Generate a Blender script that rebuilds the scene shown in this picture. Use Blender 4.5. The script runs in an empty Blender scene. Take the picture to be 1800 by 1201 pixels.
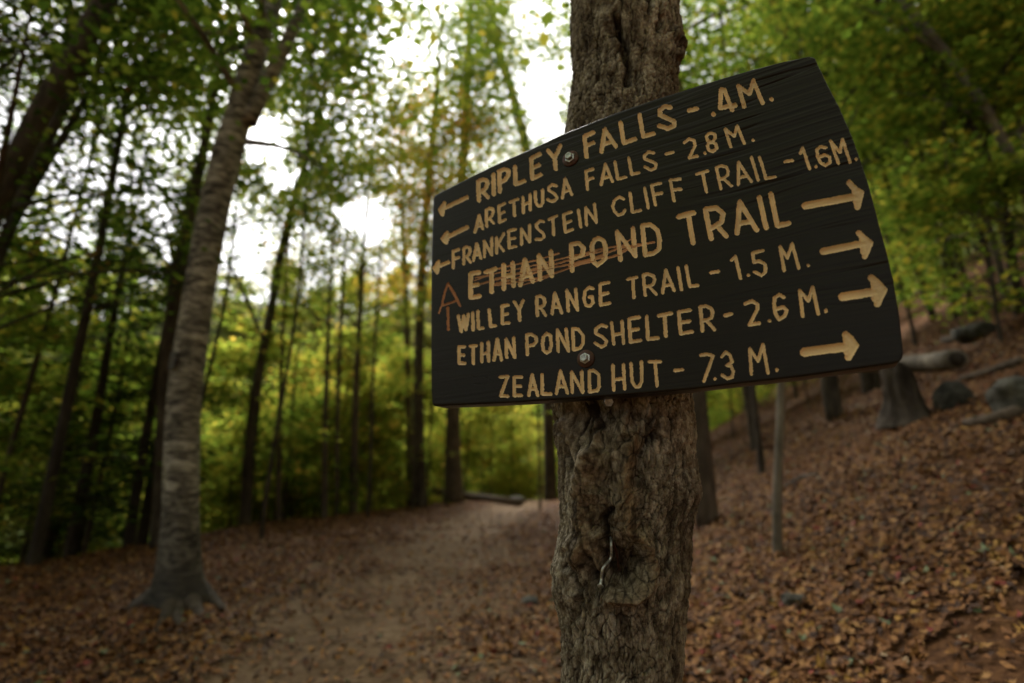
import bpy, bmesh, math, random
import numpy as np
from mathutils import Vector

S = bpy.context.scene
COL = S.collection
R = math.radians

# ------------------------------------------------------------------ camera
PITCH = R(14.0)
CAM = np.array([0.0, 0.0, 1.15])
FWD = np.array([0.0, math.cos(PITCH), math.sin(PITCH)])
UP = np.array([0.0, -math.sin(PITCH), math.cos(PITCH)])
RIGHT = np.array([1.0, 0.0, 0.0])
F = 900.0
cam = bpy.data.cameras.new("camera")
co = bpy.data.objects.new("camera", cam)
COL.objects.link(co)
co.location = CAM
co.rotation_euler = (math.pi / 2 + PITCH, 0, 0)
cam.lens = 18.0
cam.sensor_width = 36.0
cam.clip_start = 0.05
cam.clip_end = 2000
cam.dof.use_dof = True
cam.dof.focus_distance = 0.90
cam.dof.aperture_fstop = 1.65
S.camera = co

# ------------------------------------------------------------------ sky, sun, exposure
SUN_EL, SUN_AZ = R(46), R(-22)        # azimuth from +Y, negative = to the left
w = bpy.data.worlds.new("World")
S.world = w
w.use_nodes = True
nt = w.node_tree
nt.nodes.clear()
wo = nt.nodes.new("ShaderNodeOutputWorld")
bg = nt.nodes.new("ShaderNodeBackground")
sky = nt.nodes.new("ShaderNodeTexSky")
sky.sky_type = 'NISHITA'
sky.sun_disc = False
sky.sun_elevation = SUN_EL
sky.sun_rotation = SUN_AZ
sky.air_density = 1.2
sky.dust_density = 6.0
sky.ozone_density = 0.6
hs = nt.nodes.new("ShaderNodeHueSaturation")
hs.inputs["Saturation"].default_value = 0.10
nt.links.new(sky.outputs[0], hs.inputs["Color"])
nt.links.new(hs.outputs[0], bg.inputs["Color"])
bg.inputs["Strength"].default_value = 0.065
nt.links.new(bg.outputs[0], wo.inputs[0])
sl = bpy.data.lights.new("sun", 'SUN')
sl.energy = 3.6
sl.angle = R(45)
sl.color = (1.0, 0.94, 0.87)
so = bpy.data.objects.new("sun", sl)
COL.objects.link(so)
so.location = (0, 0, 40)
so.rotation_euler = (math.pi / 2 - SUN_EL, 0, math.pi - SUN_AZ)   # points down from the sun's side
S.view_settings.view_transform = 'Standard'
S.view_settings.look = 'None'
S.view_settings.gamma = 1.0
S.view_settings.exposure = 1.55
S.cycles.max_bounces = 7
S.cycles.diffuse_bounces = 4
S.cycles.glossy_bounces = 2
S.cycles.transmission_bounces = 4
S.cycles.caustics_reflective = False
S.cycles.caustics_refractive = False
S.cycles.use_denoising = True

# ------------------------------------------------------------------ numeric helpers
def ray(px, py):
    px = np.asarray(px, float); py = np.asarray(py, float)
    x = (px - 900) / F; y = (600.5 - py) / F
    return FWD + x[..., None] * RIGHT + y[..., None] * UP

def project(P):
    d = np.asarray(P, float) - CAM
    z = d @ FWD
    return 900 + F * (d @ RIGHT) / z, 600.5 - F * (d @ UP) / z, z

def hash01(*ints):
    h = np.zeros(np.broadcast(*ints).shape, np.uint32)
    for k, i in enumerate(ints):
        h ^= (i.astype(np.int64) & 0xffffffff).astype(np.uint32) * np.uint32([374761393, 668265263, 2246822519, 3266489917][k])
        h = (h ^ (h >> np.uint32(13))) * np.uint32(1274126177)
        h ^= h >> np.uint32(16)
    return h.astype(np.float64) / 4294967295.0

def vnoise2(x, y, seed=0):
    xi = np.floor(x).astype(np.int64); yi = np.floor(y).astype(np.int64)
    fx = x - xi; fy = y - yi
    fx = fx * fx * (3 - 2 * fx); fy = fy * fy * (3 - 2 * fy)
    s = np.full_like(xi, seed)
    a = hash01(xi, yi, s); b = hash01(xi + 1, yi, s); c = hash01(xi, yi + 1, s); d = hash01(xi + 1, yi + 1, s)
    return ((a * (1 - fx) + b * fx) * (1 - fy) + (c * (1 - fx) + d * fx) * fy) * 2 - 1

def fbm2(x, y, oct=4, seed=0):
    v = 0; a = 1.0; n = 0
    for o in range(oct):
        v = v + a * vnoise2(x * 2 ** o + 17.3 * o, y * 2 ** o - 9.1 * o, seed + o); n += a; a *= .5
    return v / n

def voro2(x, y, seed=0):
    xi = np.floor(x).astype(np.int64); yi = np.floor(y).astype(np.int64)
    f1 = np.full(x.shape, 9.0); f2 = np.full(x.shape, 9.0)
    cid = np.zeros(x.shape)
    for dx in (-1, 0, 1):
        for dy in (-1, 0, 1):
            cx = xi + dx; cy = yi + dy
            s = np.full_like(cx, seed)
            jx = hash01(cx, cy, s); jy = hash01(cx, cy, s + 77)
            d = np.hypot(cx + jx - x, cy + jy - y)
            closer = d < f1
            f2 = np.where(closer, f1, np.minimum(f2, d))
            cid = np.where(closer, hash01(cx, cy, s + 999), cid)
            f1 = np.where(closer, d, f1)
    return f1, f2, cid

def sstep(a, b, x):
    t = np.clip((x - a) / (b - a), 0, 1)
    return t * t * (3 - 2 * t)

def splus(x, k):
    return np.where(x / k > 30, x, k * np.log1p(np.exp(np.minimum(x / k, 30))))

# ------------------------------------------------------------------ mesh helpers
def mesh_np(name, verts, faces, smooth=True, mats=None):
    """faces: (N,k) int array, or a list of such arrays"""
    me = bpy.data.meshes.new(name)
    if not isinstance(faces, list): faces = [faces]
    faces = [np.asarray(f, np.int32) for f in faces if len(f)]
    verts = np.asarray(verts, np.float32)
    nl = sum(f.size for f in faces); nf = sum(len(f) for f in faces)
    me.vertices.add(len(verts)); me.loops.add(nl); me.polygons.add(nf)
    me.vertices.foreach_set("co", verts.ravel())
    me.loops.foreach_set("vertex_index", np.concatenate([f.ravel() for f in faces]))
    tot = np.concatenate([np.full(len(f), f.shape[1], np.int32) for f in faces])
    st = np.concatenate([[0], np.cumsum(tot)[:-1]]).astype(np.int32)
    me.polygons.foreach_set("loop_start", st)
    me.polygons.foreach_set("loop_total", tot)
    me.polygons.foreach_set("use_smooth", np.full(nf, smooth))
    me.update(calc_edges=True)
    me.validate()
    return me

def add_obj(name, me, mat=None, parent=None):
    o = bpy.data.objects.new(name, me)
    if mat is not None and me is not None:
        me.materials.clear(); me.materials.append(mat)
    COL.objects.link(o)
    if parent is not None: o.parent = parent
    return o

def tag(o, label, cat, group=None):
    o['label'] = label; o['category'] = cat
    if group: o['group'] = group
    return o

def empty(name, loc=(0, 0, 0)):
    o = bpy.data.objects.new(name, None)
    o.location = loc; o.empty_display_size = .1
    COL.objects.link(o)
    return o

def catmull(P, rad, n):
    P = np.asarray(P, float); rad = np.asarray(rad, float)
    d = np.concatenate([[0], np.cumsum(np.linalg.norm(np.diff(P, axis=0), axis=1))])
    t = np.linspace(0, d[-1], n)
    if len(P) > 2:
        m = np.gradient(P, d, axis=0)
        i = np.clip(np.searchsorted(d, t, side='right') - 1, 0, len(P) - 2)
        h = d[i + 1] - d[i]; u = ((t - d[i]) / h)[:, None]; h = h[:, None]
        Q = (2*u**3 - 3*u**2 + 1) * P[i] + (u**3 - 2*u**2 + u) * h * m[i] + (-2*u**3 + 3*u**2) * P[i+1] + (u**3 - u**2) * h * m[i+1]
    else:
        Q = np.stack([np.interp(t, d, P[:, k]) for k in range(3)], 1)
    return Q, np.interp(t, d, rad)

class MB:
    """collects tubes and lumps for one mesh"""
    def __init__(s): s.v = []; s.f4 = []; s.f3 = []; s.n = 0
    def add(s, v, f4=None, f3=None):
        v = np.asarray(v, float)
        if f4 is not None and len(f4): s.f4.append(np.asarray(f4) + s.n)
        if f3 is not None and len(f3): s.f3.append(np.asarray(f3) + s.n)
        s.v.append(v); s.n += len(v)
    def tube(s, P, rad, seg=10, rings=None, rough=0.06, seed=0, flare=None):
        Q, r = catmull(P, rad, rings or max(4, 3 * len(P)))
        n = len(Q)
        T = np.gradient(Q, axis=0); T /= np.linalg.norm(T, axis=1)[:, None] + 1e-9
        ref = np.array([0.0, 1.0, 0.0]) if abs(T[:, 1]).mean() < .8 else np.array([1.0, 0, 0])
        A = np.cross(ref, T); A /= np.linalg.norm(A, axis=1)[:, None] + 1e-9
        B = np.cross(T, A)
        th = np.linspace(0, 2 * np.pi, seg, endpoint=False)
        L = np.concatenate([[0], np.cumsum(np.linalg.norm(np.diff(Q, axis=0), axis=1))])
        k = 1 + rough * fbm2(np.cos(th)[None, :] * 2 + seed * 3.1 + 0 * L[:, None], np.sin(th)[None, :] * 2 + L[:, None] * 1.8, 3, seed)
        if flare is not None: k = k * flare(L[:, None], th[None, :])
        V = Q[:, None, :] + (r[:, None] * k)[..., None] * (np.cos(th)[None, :, None] * A[:, None, :] + np.sin(th)[None, :, None] * B[:, None, :])
        i, j = np.meshgrid(np.arange(n - 1), np.arange(seg), indexing='ij')
        jn = (j + 1) % seg
        f = np.stack([i * seg + j, i * seg + jn, (i + 1) * seg + jn, (i + 1) * seg + j], -1).reshape(-1, 4)
        caps = []
        V = np.concatenate([V.reshape(-1, 3), Q[:1], Q[-1:]])
        a = n * seg
        jj = np.arange(seg)
        caps.append(np.stack([np.full(seg, a), (jj + 1) % seg, jj], 1))
        caps.append(np.stack([np.full(seg, a + 1), (n - 1) * seg + jj, (n - 1) * seg + (jj + 1) % seg], 1))
        s.add(V, f, np.concatenate(caps))
    def mesh(s, name, origin=(0, 0, 0), smooth=True):
        fs = []
        if s.f4: fs.append(np.concatenate(s.f4))
        if s.f3: fs.append(np.concatenate(s.f3))
        return mesh_np(name, np.concatenate(s.v) - np.asarray(origin), fs, smooth)

# ------------------------------------------------------------------ materials
def new_mat(name):
    m = bpy.data.materials.new(name); m.use_nodes = True
    t = m.node_tree; t.nodes.clear()
    out = t.nodes.new("ShaderNodeOutputMaterial")
    return m, t, out

def N(t, kind, **kw):
    n = t.nodes.new(kind)
    for k, v in kw.items():
        if k in n.inputs: n.inputs[k].default_value = v
        else: setattr(n, k, v)
    return n

def ramp(t, stops, interp='LINEAR'):
    n = t.nodes.new("ShaderNodeValToRGB")
    cr = n.color_ramp; cr.interpolation = interp
    while len(cr.elements) < len(stops): cr.elements.new(0.5)
    for e, (p, c) in zip(cr.elements, stops):
        e.position = p; e.color = (*c, 1)
    return n

def mapping(t, scale, coord="Object"):
    tc = N(t, "ShaderNodeTexCoord"); mp = N(t, "ShaderNodeMapping")
    mp.inputs["Scale"].default_value = scale
    t.links.new(tc.outputs[coord], mp.inputs[0])
    return mp

def bark_mat(name, dark, mid, light, sc=(14, 14, 4), bump=0.6, rough=.9, dist=0.02, moss=None):
    m, t, out = new_mat(name)
    mp = mapping(t, sc)
    n1 = N(t, "ShaderNodeTexNoise", Scale=1.0, Detail=6.0, Roughness=.65, Distortion=.4)
    t.links.new(mp.outputs[0], n1.inputs["Vector"])
    r = ramp(t, [(.30, dark), (.5, mid), (.72, light)])
    t.links.new(n1.outputs[0], r.inputs[0])
    mp2 = mapping(t, (2.3, 2.3, 1.1))
    n2 = N(t, "ShaderNodeTexNoise", Scale=1.0, Detail=3.0)
    t.links.new(mp2.outputs[0], n2.inputs["Vector"])
    r2 = ramp(t, [(.35, (.62, .62, .62)), (.65, (1.15, 1.12, 1.08))])
    t.links.new(n2.outputs[0], r2.inputs[0])
    mx = N(t, "ShaderNodeMix", data_type='RGBA', blend_type='MULTIPLY')
    mx.inputs[0].default_value = 1.0
    t.links.new(r.outputs[0], mx.inputs[6]); t.links.new(r2.outputs[0], mx.inputs[7])
    p = N(t, "ShaderNodeBsdfPrincipled", Roughness=rough)
    p.inputs["Specular IOR Level"].default_value = .25
    t.links.new(mx.outputs[2], p.inputs["Base Color"])
    b = N(t, "ShaderNodeBump", Strength=bump, Distance=dist)
    t.links.new(n1.outputs[0], b.inputs["Height"])
    t.links.new(b.outputs[0], p.inputs["Normal"])
    t.links.new(p.outputs[0], out.inputs[0])
    return m

def leaf_mat(name, stops, trans=.5, tgain=1.5, objvar=.12):
    """leaf: colour per leaf from a ramp, diffuse in front and translucent behind"""
    m, t, out = new_mat(name)
    g = N(t, "ShaderNodeNewGeometry")
    r = ramp(t, stops)
    oi = N(t, "ShaderNodeObjectInfo")
    a = N(t, "ShaderNodeMath", operation='MULTIPLY_ADD')
    t.links.new(oi.outputs["Random"], a.inputs[0]); a.inputs[1].default_value = objvar * 2; a.inputs[2].default_value = -objvar
    a2 = N(t, "ShaderNodeMath", operation='ADD', use_clamp=True)
    t.links.new(g.outputs["Random Per Island"], a2.inputs[0]); t.links.new(a.outputs[0], a2.inputs[1])
    t.links.new(a2.outputs[0], r.inputs[0])
    d = N(t, "ShaderNodeBsdfDiffuse"); tr = N(t, "ShaderNodeBsdfTranslucent")
    t.links.new(r.outputs[0], d.inputs[0])
    br = N(t, "ShaderNodeMix", data_type='RGBA', blend_type='MULTIPLY'); br.inputs[0].default_value = 1
    br.inputs[7].default_value = (tgain * 1.1, tgain * 1.05, tgain * .55, 1)
    t.links.new(r.outputs[0], br.inputs[6]); t.links.new(br.outputs[2], tr.inputs[0])
    mx = N(t, "ShaderNodeMixShader"); mx.inputs[0].default_value = trans
    t.links.new(d.outputs[0], mx.inputs[1]); t.links.new(tr.outputs[0], mx.inputs[2])
    t.links.new(mx.outputs[0], out.inputs[0])
    return m

M = {}
M['bark_main'] = None
M['bark_dark'] = bark_mat("dark_bark", (.030, .023, .017), (.07, .055, .042), (.125, .102, .08))
M['bark_brown'] = bark_mat("brown_bark", (.05, .036, .026), (.11, .083, .062), (.17, .135, .105))
M['bark_grey'] = bark_mat("grey_bark", (.09, .075, .06), (.18, .155, .125), (.30, .265, .22), sc=(9, 9, 5))
M['bark_hemlock'] = bark_mat("hemlock_bark", (.020, .016, .012), (.045, .036, .028), (.08, .067, .054))
M['leaf_green'] = leaf_mat("green_leaves", [(0, (.040, .075, .018)), (.35, (.075, .125, .026)), (.65, (.12, .17, .036)), (.9, (.18, .20, .045)), (1, (.27, .23, .05))], trans=.6, tgain=2.0)
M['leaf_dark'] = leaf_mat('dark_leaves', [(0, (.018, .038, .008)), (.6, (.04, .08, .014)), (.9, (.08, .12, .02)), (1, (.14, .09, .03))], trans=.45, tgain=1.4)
M['leaf_yellow'] = leaf_mat("yellow_green_leaves", [(0, (.11, .17, .04)), (.4, (.18, .25, .055)), (.7, (.29, .31, .075)), (.88, (.42, .34, .09)), (1, (.46, .27, .08))], trans=.55, tgain=1.6)
M['leaf_orange'] = leaf_mat("orange_leaves", [(0, (.10, .16, .02)), (.35, (.24, .24, .04)), (.7, (.42, .27, .06)), (1, (.42, .18, .06))], trans=.55, tgain=1.5)
M['needles'] = leaf_mat("hemlock_needles", [(0, (.016, .030, .010)), (.6, (.034, .064, .018)), (1, (.065, .10, .028))], trans=.3, tgain=1.3)
M['leaf_far'] = leaf_mat("far_leaves", [(0, (.17, .23, .09)), (.4, (.28, .33, .13)), (.7, (.40, .41, .18)), (.9, (.48, .41, .2)), (1, (.48, .31, .19))], trans=.45, objvar=.25)  # open-sky brightness put into the colour of these lighter leaves

# ------------------------------------------------------------------ terrain
CREST_Y = np.array([-60, 0, 6.8, 9, 12, 14, 18, 21, 24, 27, 40])
CREST_X = np.array([-8.5, -7.6, -6.3, -5.9, -5.9, -4.7, -3.3, -2.2, -0.6, 3.0, 9.0])
PATH_Y = np.array([-20, 0, 3, 6, 9, 12, 15, 18, 22, 26, 40])
PATH_X = np.array([-.9, -1.0, -1.15, -1.12, -1.0, -.7, -.25, .1, .8, 2.5, 11.0])
HILL_Y = np.array([-20, 0, 6, 12, 18, 24, 40])
HILL_X = np.array([.9, .9, 1.0, 1.4, 1.9, 3.4, 14.0])

def ground_z(x, y):
    x = np.asarray(x, float); y = np.asarray(y, float)
    cx = np.interp(y, CREST_Y, CREST_X); hx = np.interp(y, HILL_Y, HILL_X)
    z = 0.43 * splus(x - hx, .35) + .22 * splus(x - hx - 5.0, 1.5) * (1 - .7 * sstep(25, 70, x))
    drop = splus(cx - x, .25)
    z = z - 13 * (1 - np.exp(-.5 * drop / 13))
    far = np.hypot(x, y)
    z = z - .30 * splus(y - 25, 2.0) * sstep(8, -6, x) * np.exp(-np.maximum(y - 25, 0) / 40)
    # mountainside across the valley
    az = np.arctan2(x, np.maximum(y, 1e-3))
    rise = sstep(48, 150, far) * (64 + 14 * np.sin(az * 3.1 + .6) + 6 * np.sin(az * 9)) * np.where(y > -10, 1, 0)
    z = z + rise
    z = z + .05 * fbm2(x * .8, y * .8, 3, 5) + .022 * fbm2(x * 4, y * 4, 3, 9) * sstep(40, 10, far)
    # the trodden path is slightly hollow
    pxm = np.interp(y, PATH_Y, PATH_X)
    z = z - .05 * np.exp(-((x - pxm) / .9) ** 2)
    return z

def ground_hit(px, py, tmax=60):
    d = ray(px, py)
    t = np.concatenate([np.linspace(1, 30, 3000), np.linspace(30, 200, 2000)])
    P = CAM + t[:, None] * d
    below = P[:, 2] < ground_z(P[:, 0], P[:, 1])
    k = int(np.argmax(below)) if below.any() else len(t) - 1
    return P[k]

def make_ground():
    na = 900
    rr = np.concatenate([np.linspace(.25, 2.4, 12), np.geomspace(2.5, 30, 330), np.geomspace(30.6, 260, 90)])
    a = np.linspace(-np.pi, np.pi, na, endpoint=False)
    # more of the angles in front
    a = a - .62 * np.sin(a)
    rg, ag = np.meshgrid(rr, a, indexing='ij')
    x = rg * np.sin(ag); y = rg * np.cos(ag)
    z = ground_z(x, y)
    V = np.stack([x, y, z], -1).reshape(-1, 3)
    V = np.concatenate([V, [[0, 0, float(ground_z(0., 0.))]]])
    i, j = np.meshgrid(np.arange(len(rr) - 1), np.arange(na), indexing='ij')
    jn = (j + 1) % na
    f = np.stack([i * na + j, i * na + jn, (i + 1) * na + jn, (i + 1) * na + j], -1).reshape(-1, 4)
    c = V[f].mean(1)
    off = np.abs(c[:, 0] - np.interp(c[:, 1], PATH_Y, PATH_X)) / np.interp(c[:, 1], [0, 4, 9, 16], [1.4, 1.35, 1.1, .9]) + .28 * fbm2(c[:, 0] * 1.5, c[:, 1] * 1.5, 3, 3)
    pm = (off < 1.15) & (c[:, 1] > -8) & (c[:, 1] < 30)
    far = np.hypot(c[:, 0], c[:, 1]) > 46
    jj = np.arange(na)
    cap = np.stack([np.full(na, len(V) - 1), (jj + 1) % na, jj], 1)
    def sub(fs):
        used = np.unique(np.concatenate([q.ravel() for q in fs]))
        mp = np.zeros(len(V), np.int64); mp[used] = np.arange(len(used))
        return V[used], [mp[q] for q in fs]
    def mat(name, cols, sc, bump):
        m, t, out = new_mat(name)
        mp_ = mapping(t, (1, 1, 1))
        n1 = N(t, "ShaderNodeTexNoise", Scale=sc, Detail=8.0, Roughness=.7)
        n2 = N(t, "ShaderNodeTexNoise", Scale=1.3, Detail=4.0)
        vo = N(t, "ShaderNodeTexVoronoi", Scale=sc * .9)
        for n_ in (n1, n2, vo): t.links.new(mp_.outputs[0], n_.inputs["Vector"])
        r1 = ramp(t, cols)
        ad = N(t, "ShaderNodeMath", operation='MULTIPLY_ADD')
        t.links.new(n2.outputs[0], ad.inputs[0]); ad.inputs[1].default_value = .5
        t.links.new(n1.outputs[0], ad.inputs[2])
        sb = N(t, "ShaderNodeMath", operation='SUBTRACT'); t.links.new(ad.outputs[0], sb.inputs[0]); sb.inputs[1].default_value = .25
        t.links.new(sb.outputs[0], r1.inputs[0])
        p = N(t, "ShaderNodeBsdfPrincipled", Roughness=.95)
        p.inputs["Specular IOR Level"].default_value = .15
        t.links.new(r1.outputs[0], p.inputs["Base Color"])
        b = N(t, "ShaderNodeBump", Strength=.8, Distance=bump)
        t.links.new(n1.outputs[0], b.inputs["Height"]); t.links.new(b.outputs[0], p.inputs["Normal"])
        t.links.new(p.outputs[0], out.inputs[0])
        return m
    mg = mat("forest_floor", [(.3, (.04, .020, .010)), (.5, (.105, .048, .021)), (.68, (.17, .082, .034)), (.8, (.21, .115, .05))], 22, .03)
    mpth = mat("trodden_dirt", [(.3, (.07, .041, .020)), (.45, (.125, .078, .041)), (.58, (.17, .112, .062)), (.72, (.24, .168, .10))], 14, .02)
    mh = mat("wooded_slope", [(.3, (.03, .045, .012)), (.5, (.09, .11, .025)), (.65, (.16, .15, .04)), (.8, (.2, .12, .05))], .25, .3)
    v, f_ = sub([f[~pm & ~far], cap]); o = add_obj("ground", mesh_np("ground", v, f_), mg); o['kind'] = 'structure'
    v, f_ = sub([f[pm]]); o = add_obj("path", mesh_np("path", v, f_), mpth); o['kind'] = 'structure'
    v, f_ = sub([f[far]]); o = add_obj("hills", mesh_np("hills", v, f_), mh); o['kind'] = 'structure'

make_ground()

# ------------------------------------------------------------------ leaf litter (uncountable)
def make_litter(n=175000):
    rng = np.random.default_rng(4)
    r = np.sqrt(rng.uniform(2.2 ** 2, 24 ** 2, n * 3)) ** 1.0
    # favour near leaves
    r = 2.2 + (r - 2.2) * rng.uniform(.15, 1, n * 3)
    a = rng.uniform(R(-56), R(56), n * 3)
    x = r * np.sin(a); y = r * np.cos(a)
    off = np.abs(x - np.interp(y, PATH_Y, PATH_X)) / np.interp(y, [0, 4, 9, 16], [1.4, 1.35, 1.1, .9]) + .35 * fbm2(x * 1.2, y * 1.2, 3, 31)
    keep = rng.random(n * 3) < (.10 + .90 * sstep(.2, 1.6, off + .5 * fbm2(x * 2.2, y * 2.2, 3, 33)))
    bare = fbm2(x * .9 + 40, y * .9, 3, 44)
    keep &= rng.random(n * 3) < np.where(bare < -.18, .35, 1.0)
    keep &= x > np.interp(y, CREST_Y, CREST_X) - 2.5
    x = x[keep][:n]; y = y[keep][:n]; n = len(x)
    dist = np.hypot(x, y)
    e = .03
    z = ground_z(x, y)
    gx = (ground_z(x + e, y) - ground_z(x - e, y)) / (2 * e); gy = (ground_z(x, y + e) - ground_z(x, y - e)) / (2 * e)
    nrm = np.stack([-gx, -gy, np.ones(n)], 1)
    nrm += rng.normal(0, .33, (n, 3)) * np.array([1, 1, .2])
    nrm /= np.linalg.norm(nrm, axis=1)[:, None]
    th = rng.uniform(0, 2 * np.pi, n)
    d = np.stack([np.cos(th), np.sin(th), np.zeros(n)], 1)
    d -= (d * nrm).sum(1)[:, None] * nrm; d /= np.linalg.norm(d, axis=1)[:, None]
    s_ = np.cross(nrm, d)
    size = rng.uniform(.014, .035, n) * np.where(dist > 9, 1.25, 1)
    # lobed outline (maple) and plain oval (beech)
    maple = np.array([(-1, 0), (-.55, .30), (-.55, .85), (-.1, .55), (.35, .95), (.38, .42), (1.1, 0), (.38, -.42), (.35, -.95), (-.1, -.55), (-.55, -.85), (-.55, -.30)])
    oval = np.array([(-1, 0), (-.7, .28), (-.3, .45), (.1, .48), (.5, .36), (.8, .16), (1.1, 0), (.8, -.16), (.5, -.36), (.1, -.48), (-.3, -.45), (-.7, -.28)])
    isov = rng.random(n) < .45
    O = np.where(isov[:, None, None], oval[None], maple[None]) * (1 + rng.normal(0, .16, (n, 12, 2))) * np.stack([np.ones(n), rng.uniform(.55, 1.1, n)], 1)[:, None, :]
    crisp = np.where(rng.random(n) < .35, 1.7, .8); curl = (rng.normal(.25, .35, n) * crisp)[:, None]; curl2 = (rng.normal(.1, .35, n) * crisp)[:, None]
    h = curl * (O[..., 1] ** 2) + curl2 * (O[..., 0] ** 2) * .6 + rng.normal(0, .06, (n, 12))
    C = np.stack([x, y, z + .010 + rng.uniform(0, .022, n)], 1)
    V = C[:, None, :] + size[:, None, None] * (O[..., :1] * d[:, None] + O[..., 1:] * s_[:, None] + h[..., None] * nrm[:, None])
    V = np.concatenate([V, C[:, None, :]], 1)          # 13 verts
    k = np.arange(12)
    tri = np.stack([np.full(12, 12), k, (k + 1) % 12], 1)
    Fc = (np.arange(n)[:, None, None] * 13 + tri[None]).reshape(-1, 3)
    m, t, out = new_mat("fallen_leaves")
    g = N(t, "ShaderNodeNewGeometry")
    r_ = ramp(t, [(0, (.048, .019, .007)), (.18, (.115, .044, .011)), (.42, (.205, .082, .019)), (.66, (.28, .125, .031)), (.84, (.34, .175, .052)), (.93, (.33, .175, .03)), (.955, (.16, .20, .10)), (.97, (.22, .035, .022)), (.985, (.34, .23, .125))], 'CONSTANT')
    t.links.new(g.outputs["Random Per Island"], r_.inputs[0])
    mp_ = mapping(t, (1, 1, 1)); nz = N(t, "ShaderNodeTexNoise", Scale=45.0, Detail=3.0)
    t.links.new(mp_.outputs[0], nz.inputs["Vector"])
    rz = ramp(t, [(.3, (.6, .6, .6)), (.7, (1.2, 1.2, 1.2))]); t.links.new(nz.outputs[0], rz.inputs[0])
    mx = N(t, "ShaderNodeMix", data_type='RGBA', blend_type='MULTIPLY'); mx.inputs[0].default_value = 1
    t.links.new(r_.outputs[0], mx.inputs[6]); t.links.new(rz.outputs[0], mx.inputs[7])
    p = N(t, "ShaderNodeBsdfPrincipled", Roughness=.75); p.inputs["Specular IOR Level"].default_value = .3
    t.links.new(mx.outputs[2], p.inputs["Base Color"])
    t.links.new(p.outputs[0], out.inputs[0])
    o = add_obj("leaf_litter", mesh_np("leaf_litter", V.reshape(-1, 3), Fc, smooth=True), m)
    o['kind'] = 'stuff'
    tag(o, "dry brown and orange fallen leaves covering the forest floor", "fallen leaves")

make_litter()

# ------------------------------------------------------------------ the trail sign
RX = np.array([[0.88185386, 0.1589694, -0.44391722], [-0.02899022, 0.95795248, 0.2854586], [0.47063078, -0.23886351, 0.84938265]])  # board axes in the camera's frame
CB = np.array([RIGHT, UP, FWD])
BU, BV, BN = RX @ CB                    # along, up, into the board (away from the viewer)
BC = CAM + np.array([0.34307029, 0.32029203, 1.86229007]) @ CB * 0.50
OUTLINE = [(761, 349), (763, 344), (767, 341), (800, 324), (828, 310), (862, 293), (895, 278), (942, 257), (988, 236), (1000, 231), (1048, 212), (1083, 198), (1147, 176), (1217, 153), (1260, 140), (1323, 122), (1380, 108), (1423, 99), (1429, 100), (1433, 103),
           (1453, 145), (1477, 192), (1498, 240), (1513, 282), (1528, 328), (1543, 385), (1558, 440), (1571, 495), (1580, 550), (1587, 605), (1588, 620), (1586, 630), (1580, 637), (1568, 639.5),
           (1500, 649), (1400, 663), (1300, 674), (1217, 684), (1117, 693), (1000, 701.5), (900, 708), (768, 714), (762, 713.5), (759, 709), (757.5, 690), (757, 640), (757, 560), (757.5, 480), (759, 410)]

def on_board(px, py, h=0.0):
    d = ray(px, py)
    t = ((BC - CAM) @ BN) / (d @ BN)
    return CAM + t[..., None] * d - np.asarray(h)[..., None] * BN, t

def poly_sd(px, py, poly):
    poly = np.asarray(poly, float)
    D = np.full(px.shape, 1e9); inside = np.zeros(px.shape, bool)
    for a, b in zip(poly, np.roll(poly, -1, 0)):
        e = b - a; wx = px - a[0]; wy = py - a[1]
        u = np.clip((wx * e[0] + wy * e[1]) / (e @ e), 0, 1)
        D = np.minimum(D, np.hypot(wx - u * e[0], wy - u * e[1]))
        c = (a[1] > py) != (b[1] > py)
        with np.errstate(divide='ignore', invalid='ignore'):
            xi = a[0] + (py - a[1]) * e[0] / (e[1] if e[1] else 1e-9)
        inside ^= c & (px < xi)
    return np.where(inside, -D, D)

# strokes: dict group -> list of (points in enlarged-crop units, radius in photo px)
STROKES = []     # (part id, [(x,y)...], r)
OX = dict(A=(750, 200), B=(1000, 140), C=(1240, 90), D=(750, 320), E=(1000, 260), Fz=(1240, 220), G=(750, 400), H=(1000, 370), I=(1260, 380), J=(750, 530), K=(1000, 520), L=(1290, 480))
_rng = random.Random(3)
CUTX = {1: [1005, 1200], 2: [1018, 1165], 3: [1060, 1215, 1365], 4: [985, 1180], 5: [932, 1090, 1245], 6: [914, 1035, 1268], 7: [1065, 1178]}
FIGURES = set()
def st(pid, o, r, *paths):
    ox, oy = OX[o]
    for p in paths:
        q = [(ox + x / 6, oy + y / 6) for x, y in p]; k = pid
        if pid in CUTX:
            i = sum(np.mean([v[0] for v in q]) > c for c in CUTX[pid]); k = 100 + pid * 10 + i      # one part per word
            if pid != 4 and i == len(CUTX[pid]): FIGURES.add(k)
        STROKES.append((k, q, r))
GLY = {
 'R': [[(0, 0), (0, 1)], [(0, 1), (.45, 1.02), (.9, .9), (1, .72), (.85, .52), (.4, .42), (0, .42)], [(.42, .42), (1, 0)]],
 'P': [[(0, 0), (0, 1)], [(0, 1), (.5, 1.0), (.95, .86), (.95, .62), (.6, .46), (0, .42)]],
 'L': [[(0, 1), (0, 0), (1, 0)]],
 'E': [[(1, 1), (0, 1), (0, 0), (1, 0)], [(0, .5), (.85, .5)]],
 'F': [[(1, 1), (0, 1), (0, 0)], [(0, .52), (.9, .52)]],
 'N': [[(0, 0), (0, 1), (1, 0), (1, 1)]],
 'H': [[(0, 0), (0, 1)], [(1, 0), (1, 1)], [(0, .46), (1, .46)]],
 'I': [[(0, 0), (0, 1)]],
 'D': [[(0, 0), (0, 1), (.5, .98), (.92, .78), (1, .5), (.92, .2), (.55, .02), (0, 0)]],
}
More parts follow.
